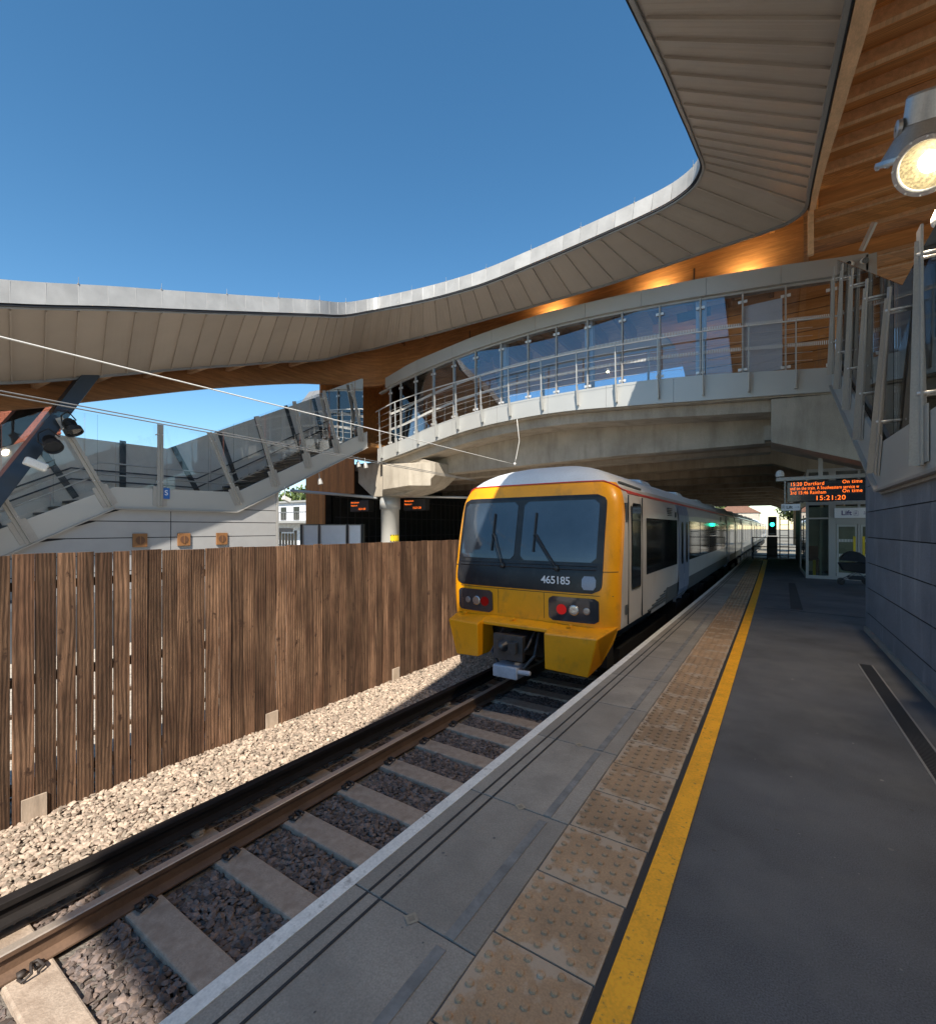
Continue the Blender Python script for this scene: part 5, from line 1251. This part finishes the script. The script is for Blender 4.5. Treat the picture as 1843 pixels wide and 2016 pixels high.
# trees
def tree(x, y, z0, h, r_, seed, label, n=2600, leaf=.16, grp='trees in the distance'):
    rs = random.Random(seed); t = thing('broadleaf_tree', (x, y, z0), label, 'tree', grp)
    b = MB(); b.tube([(x, y, z0), (x+.1, y, z0+h*.35), (x, y+.1, z0+h*.7)], .035*h, 8, r2=.012*h)
    cl = []
    for k in range(11):
        a = rs.uniform(0, 6.28); rr = r_*rs.uniform(.2, .75); c = Vector((x+math.cos(a)*rr, y+math.sin(a)*rr, z0+h*rs.uniform(.42, .9))); cl.append((c, r_*rs.uniform(.28, .5)))
        b.tube([(x, y, z0+h*.35), c], .012*h, 5, r2=.004*h)
    b.build('trunk', barkm, t)
    b = MB()
    for k in range(n):
        c, cr_ = cl[rs.randrange(len(cl))]; d = Vector((rs.gauss(0, 1), rs.gauss(0, 1), rs.gauss(0, .8))).normalized()*cr_*rs.uniform(.55, 1.08); p = c+d
        u = Vector((rs.gauss(0, 1), rs.gauss(0, 1), rs.gauss(0, 1))).normalized(); v = u.cross(Vector((rs.gauss(0, 1), rs.gauss(0, 1), 1))).normalized(); l = leaf*rs.uniform(.6, 1.4); b.cur = rs.random()
        b.poly([p-u*l, p+v*l*.6, p+u*l, p-v*l*.6])
    b.build('crown', leafm, t)
tree(-52, 47, -1.3, 9.5, 5, 1, 'leafy green tree left of the cedar clad wall, behind the white building', leaf=.32)
tree(-44, 46, -1.3, 8.6, 4.5, 2, 'leafy green tree just left of the orange cedar wall, behind the white building', leaf=.32)
tree(-61, 45, -1.3, 8.8, 5, 3, 'leafy green tree mostly hidden by the pale stair wall', leaf=.32)
tree(3.6, 70, -1.3, 7.6, 3.8, 4, 'pale green tree right of the green signal beyond the bridge', leaf=.22)
tree(-9, 135, -1.3, 9, 6, 5, 'distant tree above the train roof far down the line', leaf=.4)
tree(9, 95, -1.3, 10, 5.5, 6, 'taller tree behind the pale green one beyond the bridge', leaf=.3)
# floodlights at the right, on the stair post
fl = thing('floodlight', (1.3, 6.35, 4.9), 'large silver floodlight, lit, mounted above the tall glass post at the right edge', 'floodlight', 'silver floodlights at the right edge')
def bigflood(t, c, a, s, lit):
    c = Vector(c); a = Vector(a).normalized(); cast = mat('cast_aluminium', (.42, .43, .45), .35, metal=.7, var=.08)
    b = MB(); b.lathe(c, a, [(0, -.42*s), (.12*s, -.42*s), (.13*s, -.40*s), (.13*s, -.20*s), (.14*s, -.19*s), (.25*s, .02*s), (.285*s, .02*s), (.29*s, .05*s), (.285*s, .07*s), (.24*s, .07*s), (.23*s, .045*s)], 40); b.build('body', cast, t, smooth=False)
    b = MB(); b.lathe(c, a, [(.235*s, .05*s), (.21*s, .0), (.13*s, -.09*s), (.0, -.13*s)], 32); b.build('reflector', mat('lamp_reflector_gold', (.15, .125, .075), .4, metal=.6, var=.6, scale=40), t, smooth=True)
    if lit:
        b = MB(); b.lathe(c, a, [(.0, .03*s), (.07*s, .015*s), (.105*s, -.03*s), (.07*s, -.08*s), (0, -.1*s)], 20); b.build('bulb', emis('floodlight_bulb', (1, .90, .68), 10), t, smooth=True)
    b = MB(); b.lathe(c, a, [(.232*s, .052*s), (0, .054*s)], 32); b.build('lens', glass('lens_glass', (.97, .96, .93), 0., ior=1.12), t)
    sx = a.cross(Vector((0, 0, 1))).normalized()
    b = MB()
    for k in range(12): 
        v = Matrix.Rotation(2*math.pi*k/12, 3, a) @ sx; q = c+v*.272*s+a*.05*s; b.lathe(q, a, [(.012*s, 0), (.012*s, .03*s), (0, .035*s)], 6)
    b.build('rim_bolt', steel, t)
    b = MB(); 
    for sg_ in (-1, 1): b.lathe(c+sx*sg_*.14*s-a*.2*s, sx*sg_, [(.07*s, 0), (.07*s, .03*s), (.03*s, .035*s), (0, .035*s)], 18); b.bar(c+sx*sg_*.18*s-a*.2*s, c+sx*sg_*.18*s-a*.2*s+Vector((.34, .04, -.05)), .03, .06)
    b.build('bracket', cast, t)
bigflood(fl, (1.29, 6.2, 5.16), (-.62, -.6, -.70), .93, True)
f2 = thing('floodlight', (1.36, 6.7, 5.8), 'large silver floodlight pointing down, unlit, just above the lit one at the right edge', 'floodlight', 'silver floodlights at the right edge')
bigflood(f2, (1.29, 6.62, 5.58), (-.05, .50, -.86), 1.15, False)
b = MB(); b.tube([(1.72, 6.5, 2.6), (1.72, 6.5, 7.6)], .055, 12); b.tube([(1.72, 6.4, 5.2), (1.5, 6.3, 5.3)], .03, 8); b.tube([(1.72, 6.6, 6.05), (1.5, 6.7, 6.05)], .03, 8)
tag(b.build('lighting_pole', metl, smooth=True), 'vertical metal pole carrying the silver floodlights at the right edge', 'pole')
b = MB(); c = Vector((1.40, 6.2, 4.60)); b.lathe(c, (0, 0, -1), [(0, -.08), (.07, -.07), (.095, 0), (.09, .05), (.045, .10), (0, .11)], 20)
tag(b.build('dome_camera', whp, smooth=True), 'white dome camera below the lit silver floodlight', 'camera')
ld = bpy.data.lights.new('floodlight_glow', 'SPOT'); ld.energy = 230; ld.color = (1, .80, .56); ld.spot_size = R(165); ld.spot_blend = .6; ld.shadow_soft_size = .1
lo_ = bpy.data.objects.new('floodlight_glow', ld); COL.objects.link(lo_); lo_.parent = fl; a = Vector((-.62, -.6, -.70)).normalized(); lo_.location = Vector((1.29, 6.2, 5.16))+a*.16-ORG[fl]; lo_.rotation_euler = Vector((.35, .55, .8)).to_track_quat('Z', 'Y').to_euler()
# cable looping over the soffit edge top right
b = MB(); b.tube([(.55, 5.3, 6.98), (.62, 5.32, 7.0), (.66, 5.35, 6.86), (.74, 5.3, 6.84), (.84, 5.2, 6.95), (1.0, 5.0, 6.98), (1.4, 4.6, 7.1)], .016, 8); tag(b.build('hanging_cable', metg, smooth=True), 'grey cable looping from the soffit edge over the timber beam at top right', 'cable')
